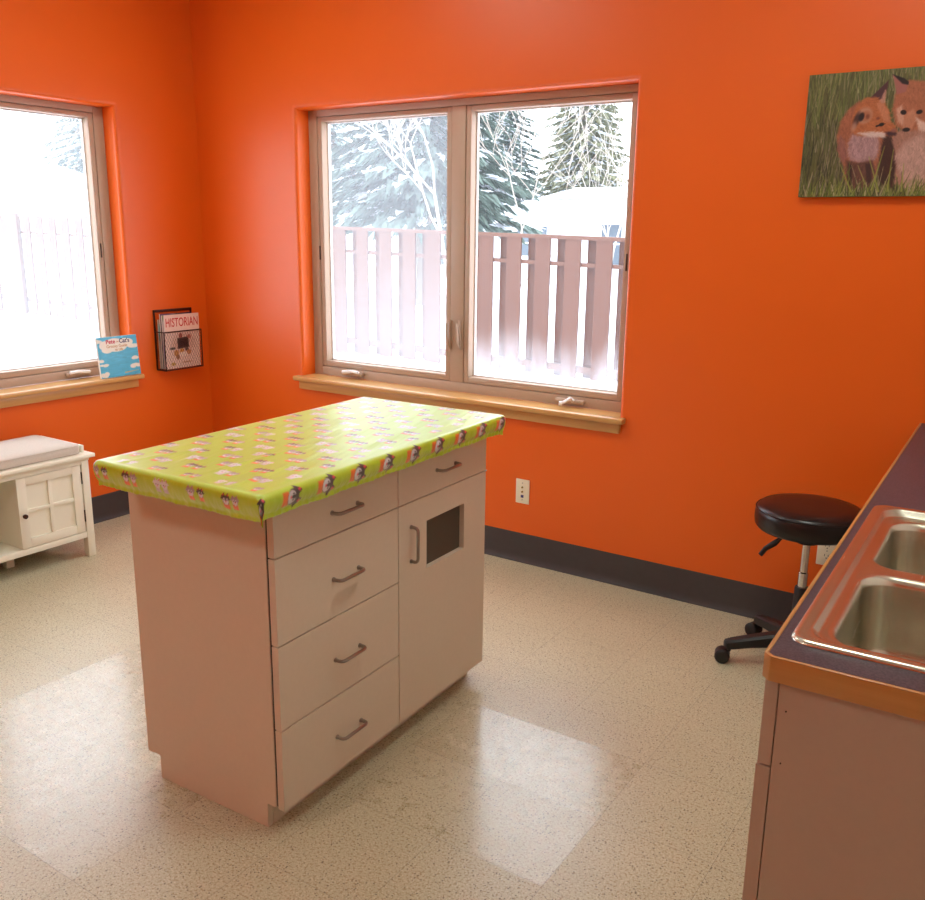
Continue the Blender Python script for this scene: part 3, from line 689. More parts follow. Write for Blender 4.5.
# ================================================================== FOX PICTURE
def fox_picture():
    x0, x1, z0, z1 = 3.173, 3.783, 1.616, 2.019
    W_, H_ = 330, 218
    p = Paint(W_, H_, (96, 96, 58)); rs = np.random.RandomState(3)
    def m(cx, cy):     # crop pixel -> picture pixel
        tx = (cx-(140-62*(cy-150)/680))/1840; yt = 150-.085*(cx-140); ty = (cy-yt)/(830-yt)
        return (tx/(x1-x0)*W_, ty*H_)
    def mp(l): return [m(*q) for q in l]
    for yb in range(0, H_+60, 4):
        f = yb/H_
        for k in range(46):
            xx = rs.uniform(-5, W_+5); L = rs.uniform(18, 48); an = rs.normal(0, .16)
            pal = [(128, 132, 72), (150, 146, 92), (84, 92, 46), (168, 158, 118), (108, 118, 58), (74, 74, 44)] if f < .45 else [(104, 104, 62), (140, 128, 96), (60, 58, 40), (152, 136, 118), (92, 98, 48), (48, 46, 34)]
            c = np.array(pal[rs.randint(6)])*rs.uniform(.8, 1.1)
            p.stroke(xx, yb, xx+L*math.sin(an), yb-L*math.cos(an), rs.uniform(1., 2.4), c, .75)
    def fur(pts, col, var, n, ang, L=7, a=.55, soft=5.):
        mask = p.poly(pts, col, 1., soft)
        ysx = np.argwhere(mask > .45)
        for q in ysx[rs.randint(0, len(ysx), n)]:
            an = ang+rs.normal(0, .5); c = np.array(col)*rs.uniform(1-var, 1+var)
            p.stroke(q[1], q[0], q[1]+L*math.cos(an), q[0]+L*math.sin(an), 1.4, c, a)
    # right fox: body, then left fox in front
    fur(mp([(640, 470), (600, 560), (560, 640), (600, 720), (650, 760), (840, 800), (1160, 820), (1180, 360), (1000, 300), (820, 400), (700, 440)]), (172, 122, 106), .22, 2200, 1.4, 8)
    fur(mp([(560, 470), (560, 760), (640, 780), (660, 620), (620, 480)]), (66, 40, 34), .3, 200, 1.5, 8)
    fur(mp([(700, 520), (650, 600), (690, 700), (720, 800), (800, 800), (840, 560), (800, 470)]), (196, 154, 142), .2, 900, 1.5, 8, soft=12.)
    fur(mp([(640, 260), (628, 340), (650, 420), (690, 445), (730, 450), (780, 440), (860, 440), (930, 400), (960, 320), (940, 240), (880, 180), (790, 175), (720, 170), (660, 210)]), (176, 106, 76), .2, 1500, 1.2, 5)
    fur(mp([(650, 330), (660, 400), (700, 430), (690, 360), (680, 310)]), (214, 160, 138), .12, 80, 1.2, 5)
    p.poly(mp([(624, 138), (650, 250), (700, 235), (716, 180), (690, 170), (640, 148)]), (170, 104, 96), 1, 2)
    p.poly(mp([(624, 138), (690, 160), (716, 180), (712, 196), (680, 190)]), (34, 22, 26), 1, 2)
    p.poly(mp([(900, 190), (960, 110), (980, 230)]), (60, 34, 34), 1, 2)
    fur(mp([(700, 360), (690, 430), (705, 455), (740, 440), (770, 370), (745, 330)]), (196, 130, 100), .12, 90, 1.5, 5)
    p.ell(*m(690, 350), 5, 4, (24, 14, 16), 1, 20, 1.5); p.ell(*m(778, 348), 5, 3.5, (24, 14, 16), 1, -10, 1.5); p.ell(*m(708, 448), 6, 3.5, (30, 20, 24), 1, 0, 1.5)
    fur(mp([(760, 380), (830, 420), (900, 400), (880, 460), (780, 450)]), (226, 190, 178), .1, 60, 1.2, 5)
    # left fox
    fur(mp([(440, 285), (380, 330), (330, 400), (310, 480), (318, 570), (350, 640), (365, 740), (500, 760), (545, 700), (560, 600), (575, 500), (520, 420), (470, 330)]), (168, 100, 72), .2, 1500, 1.5, 7)
    fur(mp([(330, 480), (316, 560), (350, 630), (372, 600), (356, 520)]), (150, 96, 84), .2, 160, 1.5, 7)
    fur(mp([(400, 480), (378, 550), (392, 612), (470, 630), (536, 606), (556, 540), (540, 480)]), (178, 138, 140), .22, 800, 1.5, 8, soft=10.)
    fur(mp([(365, 620), (375, 760), (420, 780), (500, 770), (540, 690), (520, 620), (440, 636)]), (104, 66, 56), .3, 600, 1.6, 8)
    p.poly(mp([(380, 640), (384, 760), (402, 770), (404, 650)]), (48, 30, 30), .8, 3); p.poly(mp([(480, 640), (492, 760), (520, 740), (512, 640)]), (54, 34, 34), .7, 3)
    p.poly(mp([(498, 272), (602, 172), (598, 214), (574, 290), (545, 304)]), (84, 48, 54), 1, 2)
    fur(mp([(470, 270), (420, 320), (395, 400), (400, 460), (450, 480), (520, 470), (580, 476), (636, 482), (652, 455), (648, 428), (618, 402), (606, 340), (580, 295), (530, 265)]), (188, 108, 66), .18, 1100, .5, 5)
    fur(mp([(540, 300), (575, 300), (604, 345), (616, 400), (590, 400), (560, 350)]), (204, 128, 92), .12, 160, 1.1, 5)
    fur(mp([(556, 292), (586, 226), (588, 262), (580, 296)]), (196, 140, 122), .15, 50, 1.3, 4)
    p.ell(*m(470, 368), 13, 14, (196, 142, 118), .85, 20, 5); p.ell(*m(480, 372), 8, 9, (176, 110, 78), .9, 20, 4)
    p.ell(*m(424, 392), 5, 13, (66, 40, 40), .9, 14, 4); p.ell(*m(452, 376), 4.5, 7.5, (34, 20, 24), 1, 12, 2.5); p.ell(*m(410, 430), 4, 8, (200, 150, 132), .7, 10, 4)
    p.ell(*m(488, 374), 3, 4, (120, 64, 48), .8, 0, 3)
    fur(mp([(430, 468), (520, 460), (588, 468), (586, 488), (500, 488)]), (222, 196, 188), .08, 90, .1, 6)
    fur(mp([(590, 462), (640, 456), (652, 474), (612, 488)]), (66, 40, 46), .2, 30, .2, 4)
    p.stroke(*m(540, 428), *m(590, 414), 3.4, (30, 18, 18), .95); p.ell(*m(568, 419), 4.5, 3, (24, 14, 14), 1, -12, 1.5); p.ell(*m(548, 384), 3, 2.5, (112, 54, 44), .7, 0, 3)
    p.ell(*m(640, 452), 5, 3.5, (150, 96, 82), .8, 0, 2)
    # grass in front
    for k in range(420):
        xx = rs.uniform(-5, W_+5); yb = H_+rs.uniform(0, 14); L = rs.uniform(14, 46)*(1.5 if rs.rand() < .12 else 1); an = rs.normal(0, .3)
        c = np.array([(134, 142, 66), (176, 164, 126), (98, 112, 44), (150, 152, 84), (70, 70, 42)][rs.randint(5)])*rs.uniform(.85, 1.1)
        p.stroke(xx, yb, xx+L*math.sin(an), yb-L*math.cos(an), rs.uniform(1.4, 3), c, .9)
    for a_, b_ in (((520, 790), (590, 540)), ((610, 800), (640, 560)), ((400, 800), (330, 640)), ((690, 800), (700, 640)), ((560, 800), (500, 600))):
        q0, q1 = m(*a_), m(*b_); p.stroke(q0[0], q0[1], q1[0], q1[1], 3, (150, 156, 72), .9)
    root = thing('fox_picture', 'photo print of two red fox cubs in tall grass on the orange wall', 'picture', (3.478, 0, 1.616))
    b = MB(); b.box(x0, x1, -.0275, -.0005, z0, z1, .0015); b.build('canvas_board', M['canvas'], root)
    u = np.linspace(x0+.0012, x1-.0012, W_); v = np.linspace(z1-.0012, z0+.0012, H_); U_, V_ = np.meshgrid(u, v)
    grid_print('printed_photo', np.stack([U_, np.full(U_.shape, -.0279), V_], -1)[::-1], p.linear()[::-1]*.8, M['print'], root)
fox_picture()

# ================================================================== MAGAZINE RACK
RK = thing('magazine_rack', 'dark wire magazine basket hung on the wall beside the west window', 'magazine rack', (0, -.24, .742))
ya, yb_ = -.358, -.112; zb, zf, zt_ = .742, .945, 1.060; xf = .078; w_ = .0026
b = MB()
def rod(*pts, r=w_, seg=8, close=False): b.tube(pts, r, seg, close)
b.box(.0008, .006, ya-.003, yb_+.003, zt_-.014, zt_, .001); b.box(.0008, .006, ya-.003, ya+.007, zb, zt_, .001); b.box(.0008, .006, yb_-.007, yb_+.003, zb, zt_, .001)
rod((.004, ya, zb), (.004, yb_, zb)); rod((xf, ya, zb), (xf, yb_, zb)); rod((xf, ya, zf), (xf, yb_, zf), r=.0032); rod((xf, ya, zb), (xf, ya, zf), r=.0032); rod((xf, yb_, zb), (xf, yb_, zf), r=.0032)
for y_ in (ya, yb_):
    rod((.004, y_, zb), (xf, y_, zb), r=.003); rod((.004, y_, zf), (xf, y_, zf))
b.build('frame', M['wire'], RK)
b = MB()
n = 15
for k in range(-12, n):                      # diamond mesh of the front
    for sg in (1, -1):
        y0_ = ya+(yb_-ya)*k/n; z0_ = zb; L = zf-zb; y1_ = y0_+L*.55*sg + (0 if sg == 1 else 0)
        if sg == -1: y0_, y1_ = y0_+L*.55, y0_
        def clip(y0_, y1_):
            t0, t1 = 0., 1.; dy = y1_-y0_
            for lim, s_ in ((ya, 1), (yb_, -1)):
                a_ = (y0_-lim)*s_; d_ = dy*s_
                if d_ == 0: continue
                t = -a_/d_
                if d_ > 0: t0 = max(t0, t)
                else: t1 = min(t1, t)
            return t0, t1
        t0, t1 = clip(y0_, y1_)
        if t1-t0 > .03: b.tube([(xf, y0_+(y1_-y0_)*t0, z0_+L*t0), (xf, y0_+(y1_-y0_)*t1, z0_+L*t1)], .0007, 4)
for y_ in (ya, yb_):
    for k in range(1, 7): b.tube([(xf*k/7, y_, zb), (xf*k/7, y_, zf)], .0007, 4)
for k in range(1, 12):
    y_ = ya+(yb_-ya)*k/12; b.tube([(.004, y_, zb), (xf, y_, zb)], .0012, 5)
b.build('wire_mesh', M['wire'], RK)
def magazine(x, y0, y1, z0, z1, th, cov, label, lean=0.):
    root = thing('magazine', label, 'magazine', (x, (y0+y1)/2, z0), group='magazines in the wall rack')
    rot = Matrix.Rotation(lean, 3, 'Y')
    b = MB(); b.box(x+.0006, x+th-.0008, y0+.001, y1-.001, z0+.001, z1-.001, rot=rot, about=(x, 0, z0)); b.build('pages', M['paper'], root)
    H, W2 = cov.shape[:2]; Yg, Zg = np.meshgrid(np.linspace(y0, y1, W2), np.linspace(z1, z0, H)); Xg = np.full(Yg.shape, th)
    ca, sa = math.cos(lean), math.sin(lean); hz = Zg-z0
    P3 = np.stack([x+Xg*ca+hz*sa, Yg, z0+hz*ca-Xg*sa], -1)
    grid_print('cover', P3[::-1], cov[::-1], M['cover'], root)
    return root
mg = Paint(100, 132, (232, 204, 190)); rs = np.random.RandomState(5)
mg.ell(52, 70, 34, 22, (214, 178, 160), .8, 0, 8)
mg.poly([(34, 58), (66, 56), (67, 82), (35, 84)], (58, 42, 38), 1, 2); mg.poly([(39, 63), (61, 61), (62, 77), (40, 79)], (30, 14, 20), 1, 2)
for c_ in (((44, 52, 5, 6), (150, 70, 60)), ((68, 56, 6, 5), (176, 106, 90)), ((20, 82, 8, 3), (66, 66, 60)), ((30, 94, 7, 8), (196, 132, 66)), ((46, 90, 6, 6), (206, 140, 60)), ((60, 86, 5, 5), (86, 70, 66)), ((66, 94, 7, 6), (190, 130, 80)), ((50, 98, 12, 6), (238, 226, 214)), ((34, 104, 5, 6), (150, 100, 70)), ((20, 120, 6, 4), (190, 150, 70)), ((60, 118, 14, 2), (196, 150, 120))):
    mg.ell(*c_[0], c_[1], .9, 0, 2)
for k in range(60): mg.stroke(rs.uniform(10, 90), rs.uniform(50, 110), rs.uniform(10, 90), rs.uniform(50, 110), .8, (200, 160, 140), .12)
mg.stroke(8, 15, 46, 14, 1.6, (206, 110, 96), .6)
front_mag = magazine(.0655, -.350, -.122, .748, 1.036, .006, mg.linear(), 'front magazine of the wall rack with a pale cover and red title', .015)
text_mesh('title_lettering', 'HISTORIAN', .060, M['ink_red'], front_mag, Matrix.Translation((.0655+.0066+.0036, -.236, .972)) @ Matrix.Rotation(.015, 4, 'Y') @ Matrix.Rotation(PI/2, 4, 'Z') @ Matrix.Rotation(PI/2, 4, 'X') @ Matrix.Diagonal((.70, 1.1, 1, 1)), .0002, .0004)
def plain(c, seed, w=40, h=52):
    q = Paint(w, h, c); r0 = np.random.RandomState(seed)
    for k in range(14): q.ell(r0.uniform(0, w), r0.uniform(0, h), r0.uniform(3, 9), r0.uniform(3, 9), tuple(r0.uniform(30, 230, 3)), .5, 0, 3)
    return q.linear()
magazine(.0505, -.350, -.152, .748, 1.034, .008, plain((210, 190, 190), 1), 'magazine just behind the front one in the wall rack, pale spine edge')
magazine(.0355, -.350, -.150, .748, 1.040, .009, plain((60, 40, 70), 2), 'third magazine from the front of the wall rack, dark cover')
magazine(.0165, -.350, -.165, .748, 1.010, .008, plain((190, 180, 170), 4), 'rearmost shorter magazine in the wall rack next to the wall')

# ================================================================== PICTURE BOOK ON THE SILL
def book():
    y0, y1, th = -.716, -.482, .011; Hh = .207; xb = .031; z0 = SL+.0005; lean = -R(6.0)
    root = thing('picture_book', 'sky blue childrens picture book leaning upright on the end of the west window sill', 'book', (xb, -.6, z0))
    rot = Matrix.Rotation(lean, 3, 'Y')
    b = MB(); b.box(xb-th, xb-.0015, y0+.002, y1-.002, z0+.002, z0+Hh-.003, rot=rot, about=(xb, 0, z0)); b.build('pages', M['paper'], root)
    b = MB(); b.box(xb-th-.0015, xb-th, y0, y1, z0+.0015, z0+Hh, rot=rot, about=(xb, 0, z0)); b.box(xb-.0015, xb, y0, y1, z0+.0015, z0+Hh, rot=rot, about=(xb, 0, z0)); b.build('hard_cover', M['paper'], root)
    w, h = 130, 114; p = Paint(w, h, (70, 176, 212)); r0 = np.random.RandomState(2)
    for k in range(160):
        x_, y_ = r0.uniform(0, w), r0.uniform(0, h); p.stroke(x_, y_, x_+r0.uniform(8, 30), y_+r0.uniform(-2, 2), r0.uniform(2, 5), tuple(np.array((74, 180, 214))*r0.uniform(.84, 1.14)), .4)
    def cloud(cx, cy, sx_, sy_):
        for k in range(7): p.ell(cx+r0.uniform(-.6, .6)*sx_, cy+r0.uniform(-.35, .35)*sy_, sx_*.5, sy_*.55, (232, 226, 212), .95, 0, 2)
    cloud(4, 10, 14, 8); cloud(118, 32, 22, 8); cloud(116, 64, 14, 7); cloud(114, 87, 18, 8); cloud(6, 66, 12, 6); cloud(14, 78, 14, 5); cloud(14, 104, 16, 10)
    for cx, cy, a_, c_ in ((30, 24, 24, 14), (55, 20, 32, 15), (85, 20, 30, 13), (60, 30, 34, 13), (30, 36, 18, 9), (98, 18, 18, 9)): p.ell(cx, cy, a_, c_, (238, 232, 216), 1, 0, 1.5)
    p.stroke(78, 104, 122, 101, 4, (206, 170, 120), .8)
    U_, V_ = np.meshgrid(np.linspace(y0+.0005, y1-.0005, w), np.linspace(Hh-.0005, .002, h)); ca, sa = math.cos(lean), math.sin(lean); th2 = .0004
    P3 = np.stack([xb+th2*ca+V_*sa, U_, z0+V_*ca-th2*sa], -1)
    grid_print('printed_cover', P3[::-1], p.linear()[::-1], M['cover'], root)
    def T_(y, zz): return Matrix.Translation((xb+.001*ca+zz*sa, y, z0+zz*ca)) @ Matrix.Rotation(lean, 4, 'Y') @ Matrix.Rotation(PI/2, 4, 'Z') @ Matrix.Rotation(PI/2, 4, 'X')
    text_mesh('title_lettering', 'Pete', .030, M['ink_pink'], root, T_(-0.638, .172), bold=.0006)
    text_mesh('title_lettering', 'the', .011, M['ink_gold'], root, T_(-0.597, .176))
    text_mesh('title_lettering', "Cat's", .030, M['ink_dark'], root, T_(-0.557, .172), bold=.0006)
    text_mesh('title_lettering', 'Groovy Guide', .021, M['ink_gold'], root, T_(-0.603, .151), bold=.0002)
    text_mesh('title_lettering', 'to Life', .018, M['ink_gold'], root, T_(-0.593, .134), bold=.0002)
book()

# ================================================================== BENCH
BN = thing('storage_bench', 'cream painted storage bench with a panelled door and open cubby under the west window', 'bench', (.22, -1.64, 0))
bx0, bx1, by0, by1 = .055, .420, -2.19, -1.084
b = MB(); b.box(bx0-.012, bx1+.018, by0-.03, by1+.026, .469, .486, .003); b.box(bx0, bx1+.002, by0-.004, by1+.004, .456, .4685, .002); b.build('top_board', M['cream'], BN)
for x_, y_ in ((bx1-.036, by1-.036), (bx0, by1-.036), (bx1-.036, by0), (bx0, by0)):
    b = MB(); b.box(x_, x_+.036, y_, y_+.036, 0, .4555, .002); b.build('leg', M['cream'], BN)
b = MB(); b.box(.225, .262, -1.424, -1.388, 0, .0935, .002); b.build('centre_foot', M['cream'], BN)
b = MB(); b.box(bx1-.030, bx1-.003, by0+.036, by1-.036, .094, .121, .002); b.box(bx1-.030, bx1-.003, by0+.036, by1-.036, .440, .4555, .001); b.build('front_rail', M['cream'], BN)
b = MB(); b.box(bx0+.006, bx1-.03, by0+.036, by1-.036, .105, .121); b.box(bx0+.002, bx0+.010, by0+.036, by1-.036, .121, .4555); b.box(bx0+.036, bx1-.036, by1-.024, by1-.010, .094, .4555); b.box(bx0+.036, bx1-.036, by0+.010, by0+.024, .094, .4555)
b.box(bx0+.010, bx1-.026, -1.424, -1.410, .121, .4555); b.box(bx0+.010, bx1-.026, -1.875, -1.861, .121, .4555); b.build('carcass', M['cream'], BN)
def bdoor(ya, yb, knob_y, hinge_y):
    b = MB(); z0, z1 = .124, .438; xo, xi = bx1-.004, bx1-.024; fw = .042
    b.box(xi, xo-.010, ya+.002, yb-.002, z0, z1)
    for q in ((ya, ya+fw, z0, z1), (yb-fw, yb, z0, z1)): b.box(xo-.0105, xo, q[0], q[1], q[2], q[3], .0012)
    for q in ((ya+fw, yb-fw, z0, z0+fw*.95), (ya+fw, yb-fw, z1-fw*.8, z1)): b.box(xo-.0105, xo, q[0], q[1], q[2], q[3], .0012)
    my, mz = (ya+yb)/2, (z0+z1)/2+.005
    b.box(xo-.0105, xo-.002, my-.009, my+.009, z0+fw*.95, z1-fw*.8, .0012); b.box(xo-.0105, xo-.0025, ya+fw, yb-fw, mz-.008, mz+.008, .0012)
    d = b.build('door', M['cream'], BN)
    b = MB(); b.tube([(xo-.001, knob_y, .272), (xo+.008, knob_y, .272), (xo+.012, knob_y, .272), (xo+.020, knob_y, .272), (xo+.023, knob_y, .272)], [.004, .005, .010, .010, .005], 14); b.build('knob', M['dkhinge'], d)
    for z_ in (.378, .198):
        b = MB(); b.box(xo-.003, xo+.003, hinge_y-.003, hinge_y+.003, z_-.028, z_+.028, .001); b.build('hinge', M['dkhinge'], d)
bdoor(-1.428, -1.124, -1.410, -1.1225)
bdoor(-2.15, -1.857, -1.876, -2.1515)
for y_ in (by1-.010, by0-.004):
    b = MB(); b.box(bx0, bx1-.03, y_, y_+.014, .4865, .520, .003); b.build('end_lip', M['cream'], BN)
def cushion():
    b = MB(); rs = []; prof = [(.012, 0), (.003, .002), (0, .008), (0, .034), (.004, .041), (.014, .047), (.05, .055), (.12, .062)]
    x0, x1, y0, y1 = .064, .408, -2.165, -1.107
    for o_, z_ in prof: rs.append([(p[0], p[1], .4868+z_) for p in rrect(x0+o_, x1-o_, y0+o_, y1-o_, max(.004, .022-o_*.1), 5)])
    b.rings(rs); o = b.build('seat_cushion', M['cushion'], None, smooth=70); recenter(o, (.236, -1.636, .4868))
    tag(o, 'light grey fabric seat cushion lying on the cream storage bench', 'cushion')
    b = MB()
    for z_ in (.4868+.039, .4868+.006):
        pts = rrect(x0+.001, x1-.001, y0+.001, y1-.001, .022, 5); b.tube([(p[0], p[1], z_) for p in pts], .0022, 6, close=True)
    b.build('piping', M['cushion'], o)
cushion()

# ================================================================== OUTSIDE
def ground_z(x, y):
    if y < .5 and x > -1: return -.12
    return -.12+.30*min(1, max(0, (y-.4)/3.4))*1.0 + .012*max(0, -x-3) if y > -8 else -.12
def snow_ground():
    xs = np.concatenate([np.arange(-48, -12, 2.), np.arange(-12, 6, .5), np.arange(6, 26, 2.)]); ys_ = np.concatenate([np.arange(-14, .4, 1.2), np.arange(.4, 8, .4), np.arange(8, 60, 3.)])
    bm = bmesh.new(); V = {}
    for i, x in enumerate(xs):
        for j, y in enumerate(ys_): V[i, j] = bm.verts.new((x, y, ground_z(x, y)+.03*mnoise.noise((x*.8, y*.8, 0))))
    for i in range(len(xs)-1):
        for j in range(len(ys_)-1):
            xm, ym = (xs[i]+xs[i+1])/2, (ys_[j]+ys_[j+1])/2
            if xm > -.6 and ym < .35 and xm < 5.2 and ym > -5.6: continue
            bm.faces.new((V[i, j], V[i+1, j], V[i+1, j+1], V[i, j+1]))
    me = bpy.data.meshes.new('snowy_ground'); bm.to_mesh(me); bm.free(); me.materials.append(M['snow'])
    me.polygons.foreach_set('use_smooth', [True]*len(me.polygons))
    o = bpy.data.objects.new('snowy_ground', me); COL.objects.link(o); o['kind'] = 'structure'
snow_ground()
def fence():
    FN = thing('wooden_fence', 'brown shadowbox board fence standing in the snow outside both windows', 'fence', (-3, 4, .1))
    top = lambda x: 1.42+.0215*(.7-x); bot = lambda x: .16+.012*max(0, -x-3)
    P_ = .306; x = -14.12; k = 0
    while x < 4.2:
        sh = random.uniform(-.006, .006); w = .155
        b = MB(); b.box(x-w/2, x+w/2, 3.945, 3.965, bot(x)-.05, top(x)+random.uniform(-.012, .004), .002, 1); b.build('board', M['fence'], FN)
        if k % 1 == 0 and -13 < x < 4:
            xr = x+P_/2+.018; b = MB(); b.box(xr-.068, xr+.068, 4.035, 4.055, bot(x)-.05, top(x)-.006, .002, 1); b.build('rear_board', M['fence'], FN)
        x += P_; k += 1
    for dz, h in ((-.245, .035), (-1.2, .06)):
        b = MB()
        rs = []
        for x in (-14.3, 4.3):
            z = top(x)+dz; rs.append([(x, 3.966, z), (x, 4.034, z), (x, 4.034, z+h), (x, 3.966, z+h)])
        b.rings(rs); b.build('rail', M['fence_x'], FN)
    b = MB(); rs = []
    for x in (-7.0, 4.3):
        z = top(x)-.01; rs.append([(x, 3.935, z), (x, 4.065, z), (x, 4.065, z+.035), (x, 3.935, z+.035)])
    b.rings(rs); b.build('cap_rail', M['fence_x'], FN)
    for x in (-8.62, -6.2, -3.8, -1.35, 1.1, 3.5):
        b = MB(); b.box(x-.045, x+.045, 3.967, 4.033, bot(x)-.2, top(x)+.0, .004, 1); b.build('post', M['fence'], FN)
    b = MB(); b.box(-8.78, -8.46, 3.90, 3.944, bot(x)-.05, top(-8.6)+.03, .003, 1); b.build('gate_post', M['fence'], FN)
fence()

def spruce(x, y, h, rad, seed, mat, label, snow=.3, zb=.1, name='spruce_tree', clumps=1., skirt=.35):
    r0 = random.Random(seed); t = thing(name, label, 'tree', (x, y, zb), group='conifers beyond the fence')
    b = MB(); b.tube([(x, y, zb-.1), (x, y, zb+h*.5), (x, y, zb+h)], [h*.022, h*.013, .01], 8); b.build('trunk', M['bark'], t)
    V = []; F = []; SV = []; SF = []
    def clump(p, d, size, vl, fl):
        # a spray of needles: three thin triangles that hang along d
        for q in range(3):
            a = r0.uniform(0, 2*PI); u = Vector((math.cos(a), math.sin(a), r0.uniform(-.3, .3)))*size*.32
            e = p+d*size*r0.uniform(.7, 1.3)+Vector((r0.uniform(-.2, .2), r0.uniform(-.2, .2), -r0.uniform(.1, .5)))*size
            i = len(vl); vl += [p+u, p-u, e]; fl.append((i, i+1, i+2))
    levels = int(h*4.2)
    for k in range(levels):
        f = k/levels; z = zb+skirt+f*(h-.1-skirt); R0 = rad*(1-f)**.85*r0.uniform(.85, 1.1)+.08
        nb = int(9+7*(1-f))
        for j in range(nb):
            a = 2*PI*j/nb+r0.uniform(-.25, .25)+k*.7; L = R0*r0.uniform(.75, 1.1); dr = Vector((math.cos(a), math.sin(a), 0))
            m = max(3, int(L/.11*clumps))
            for q in range(m):
                s_ = (q+.6)/m; p = Vector((x, y, z))+dr*L*s_+Vector((0, 0, -.42*L*s_**1.3+.1*L*s_**3))
                side = Vector((-dr.y, dr.x, 0))*r0.uniform(-1, 1)*.22*L*(1-s_*.5)
                for rep in range(2):
                    clump(p+side*(rep), dr+Vector((0, 0, -.45)), r0.uniform(.13, .26)*(.6+.5*L/rad), V, F)
                if r0.random() < snow: clump(p+Vector((0, 0, .04)), dr, r0.uniform(.16, .3), SV, SF)
    for nm, vv, ff, mm in (('foliage', V, F, mat), ('snow_load', SV, SF, M['snow'])):
        me = bpy.data.meshes.new(nm); me.from_pydata([v-Vector((x, y, zb)) for v in vv], [], ff); me.materials.append(mm)
        o = bpy.data.objects.new(nm, me); COL.objects.link(o); o.parent = t
    return t
spruce(-5.55, 9.6, 8.5, 1.8, 1, M['needle'], 'large dark spruce dusted with snow, seen through the left pane of the back window', .30, skirt=1.9)
spruce(-14.6, 24.5, 11, 2.3, 2, M['needle'], 'snowy spruce behind the left end of the neighbouring roof', .55, clumps=.8)
spruce(-10.0, 24.5, 10, 1.8, 4, M['needle2'], 'olive tinted conifer behind the right part of the neighbouring roof', .3, clumps=.8)
spruce(-17.2, 31.5, 12, 2.0, 3, M['needle'], 'taller spruce far behind the left end of the neighbouring roof', .4, clumps=.7)
spruce(-15.8, 36.0, 14, 2.2, 9, M['needle2'], 'tall olive conifer far behind the middle of the neighbouring roof', .35, clumps=.7)
spruce(-12.3, 29.4, 12, 2.0, 14, M['needle2'], 'olive conifer between the two snowy ones behind the neighbouring roof', .3, clumps=.8)
spruce(-8.2, 30.0, 12, 1.9, 8, M['needle2'], 'tall bushy conifer far behind the roof at the right edge of the pane', .2, clumps=.7)
spruce(-19.6, 23.0, 9, 2.0, 5, M['needle'], 'spruce standing behind the small white outbuilding', .5, clumps=.7)
spruce(-28.6, 19.2, 9.5, 3.0, 6, M['needle'], 'blurred spruce seen through the fogged west window above the far house', .3, clumps=.7)

def bare_tree(x, y, seed, h, label, lean=0., mat='frost_bark', r_=.05, depth=5):
    r0 = random.Random(seed); b = MB()
    def grow(p, d, L, rad, lev):
        n = 4; pts = [p]; rr2 = [rad]
        for k in range(n):
            d = (d+Vector((r0.uniform(-.18, .18), r0.uniform(-.18, .18), r0.uniform(-.05, .12)))).normalized()
            p = p+d*L/n; pts.append(p); rr2.append(max(.003, rad*(1-.45*(k+1)/n)))
        b.tube(pts, rr2, 5 if lev > 1 else 4)
        if lev > 0:
            for k in range(r0.choice((3, 3, 4))):
                i = r0.randint(2, n); a = r0.uniform(0, 2*PI); sp = r0.uniform(.45, .95)
                nd = (d+Vector((math.cos(a), math.sin(a)*.8, r0.uniform(-.1, .4)))*sp).normalized()
                grow(pts[i], nd, L*r0.uniform(.55, .8), rr2[i]*.65, lev-1)
    grow(Vector((x, y, 0)), Vector((lean, 0, 1)).normalized(), h, r_, depth)
    o = b.build('bare_tree', M[mat], None); recenter(o, (x, y, 0)); tag(o, label, 'tree', 'bare trees beyond the fence')
bare_tree(-1.85, 5.2, 11, 1.9, 'frosted leafless tree right behind the fence, in front of the big spruce', -.12, r_=.034)
bare_tree(-1.75, 5.9, 23, 1.55, 'frosted leafless tree spreading branches across the right pane of the back window', .18, r_=.024, depth=4)
bare_tree(-1.6, 8.3, 5, 1.7, 'slender frosted leafless tree rising toward the right edge of the back window', .1, r_=.022, depth=3)
bare_tree(-15.5, 9.4, 31, 2.4, 'thin leafless tree seen through the fogged west window', 0, 'bark', .05, 4)

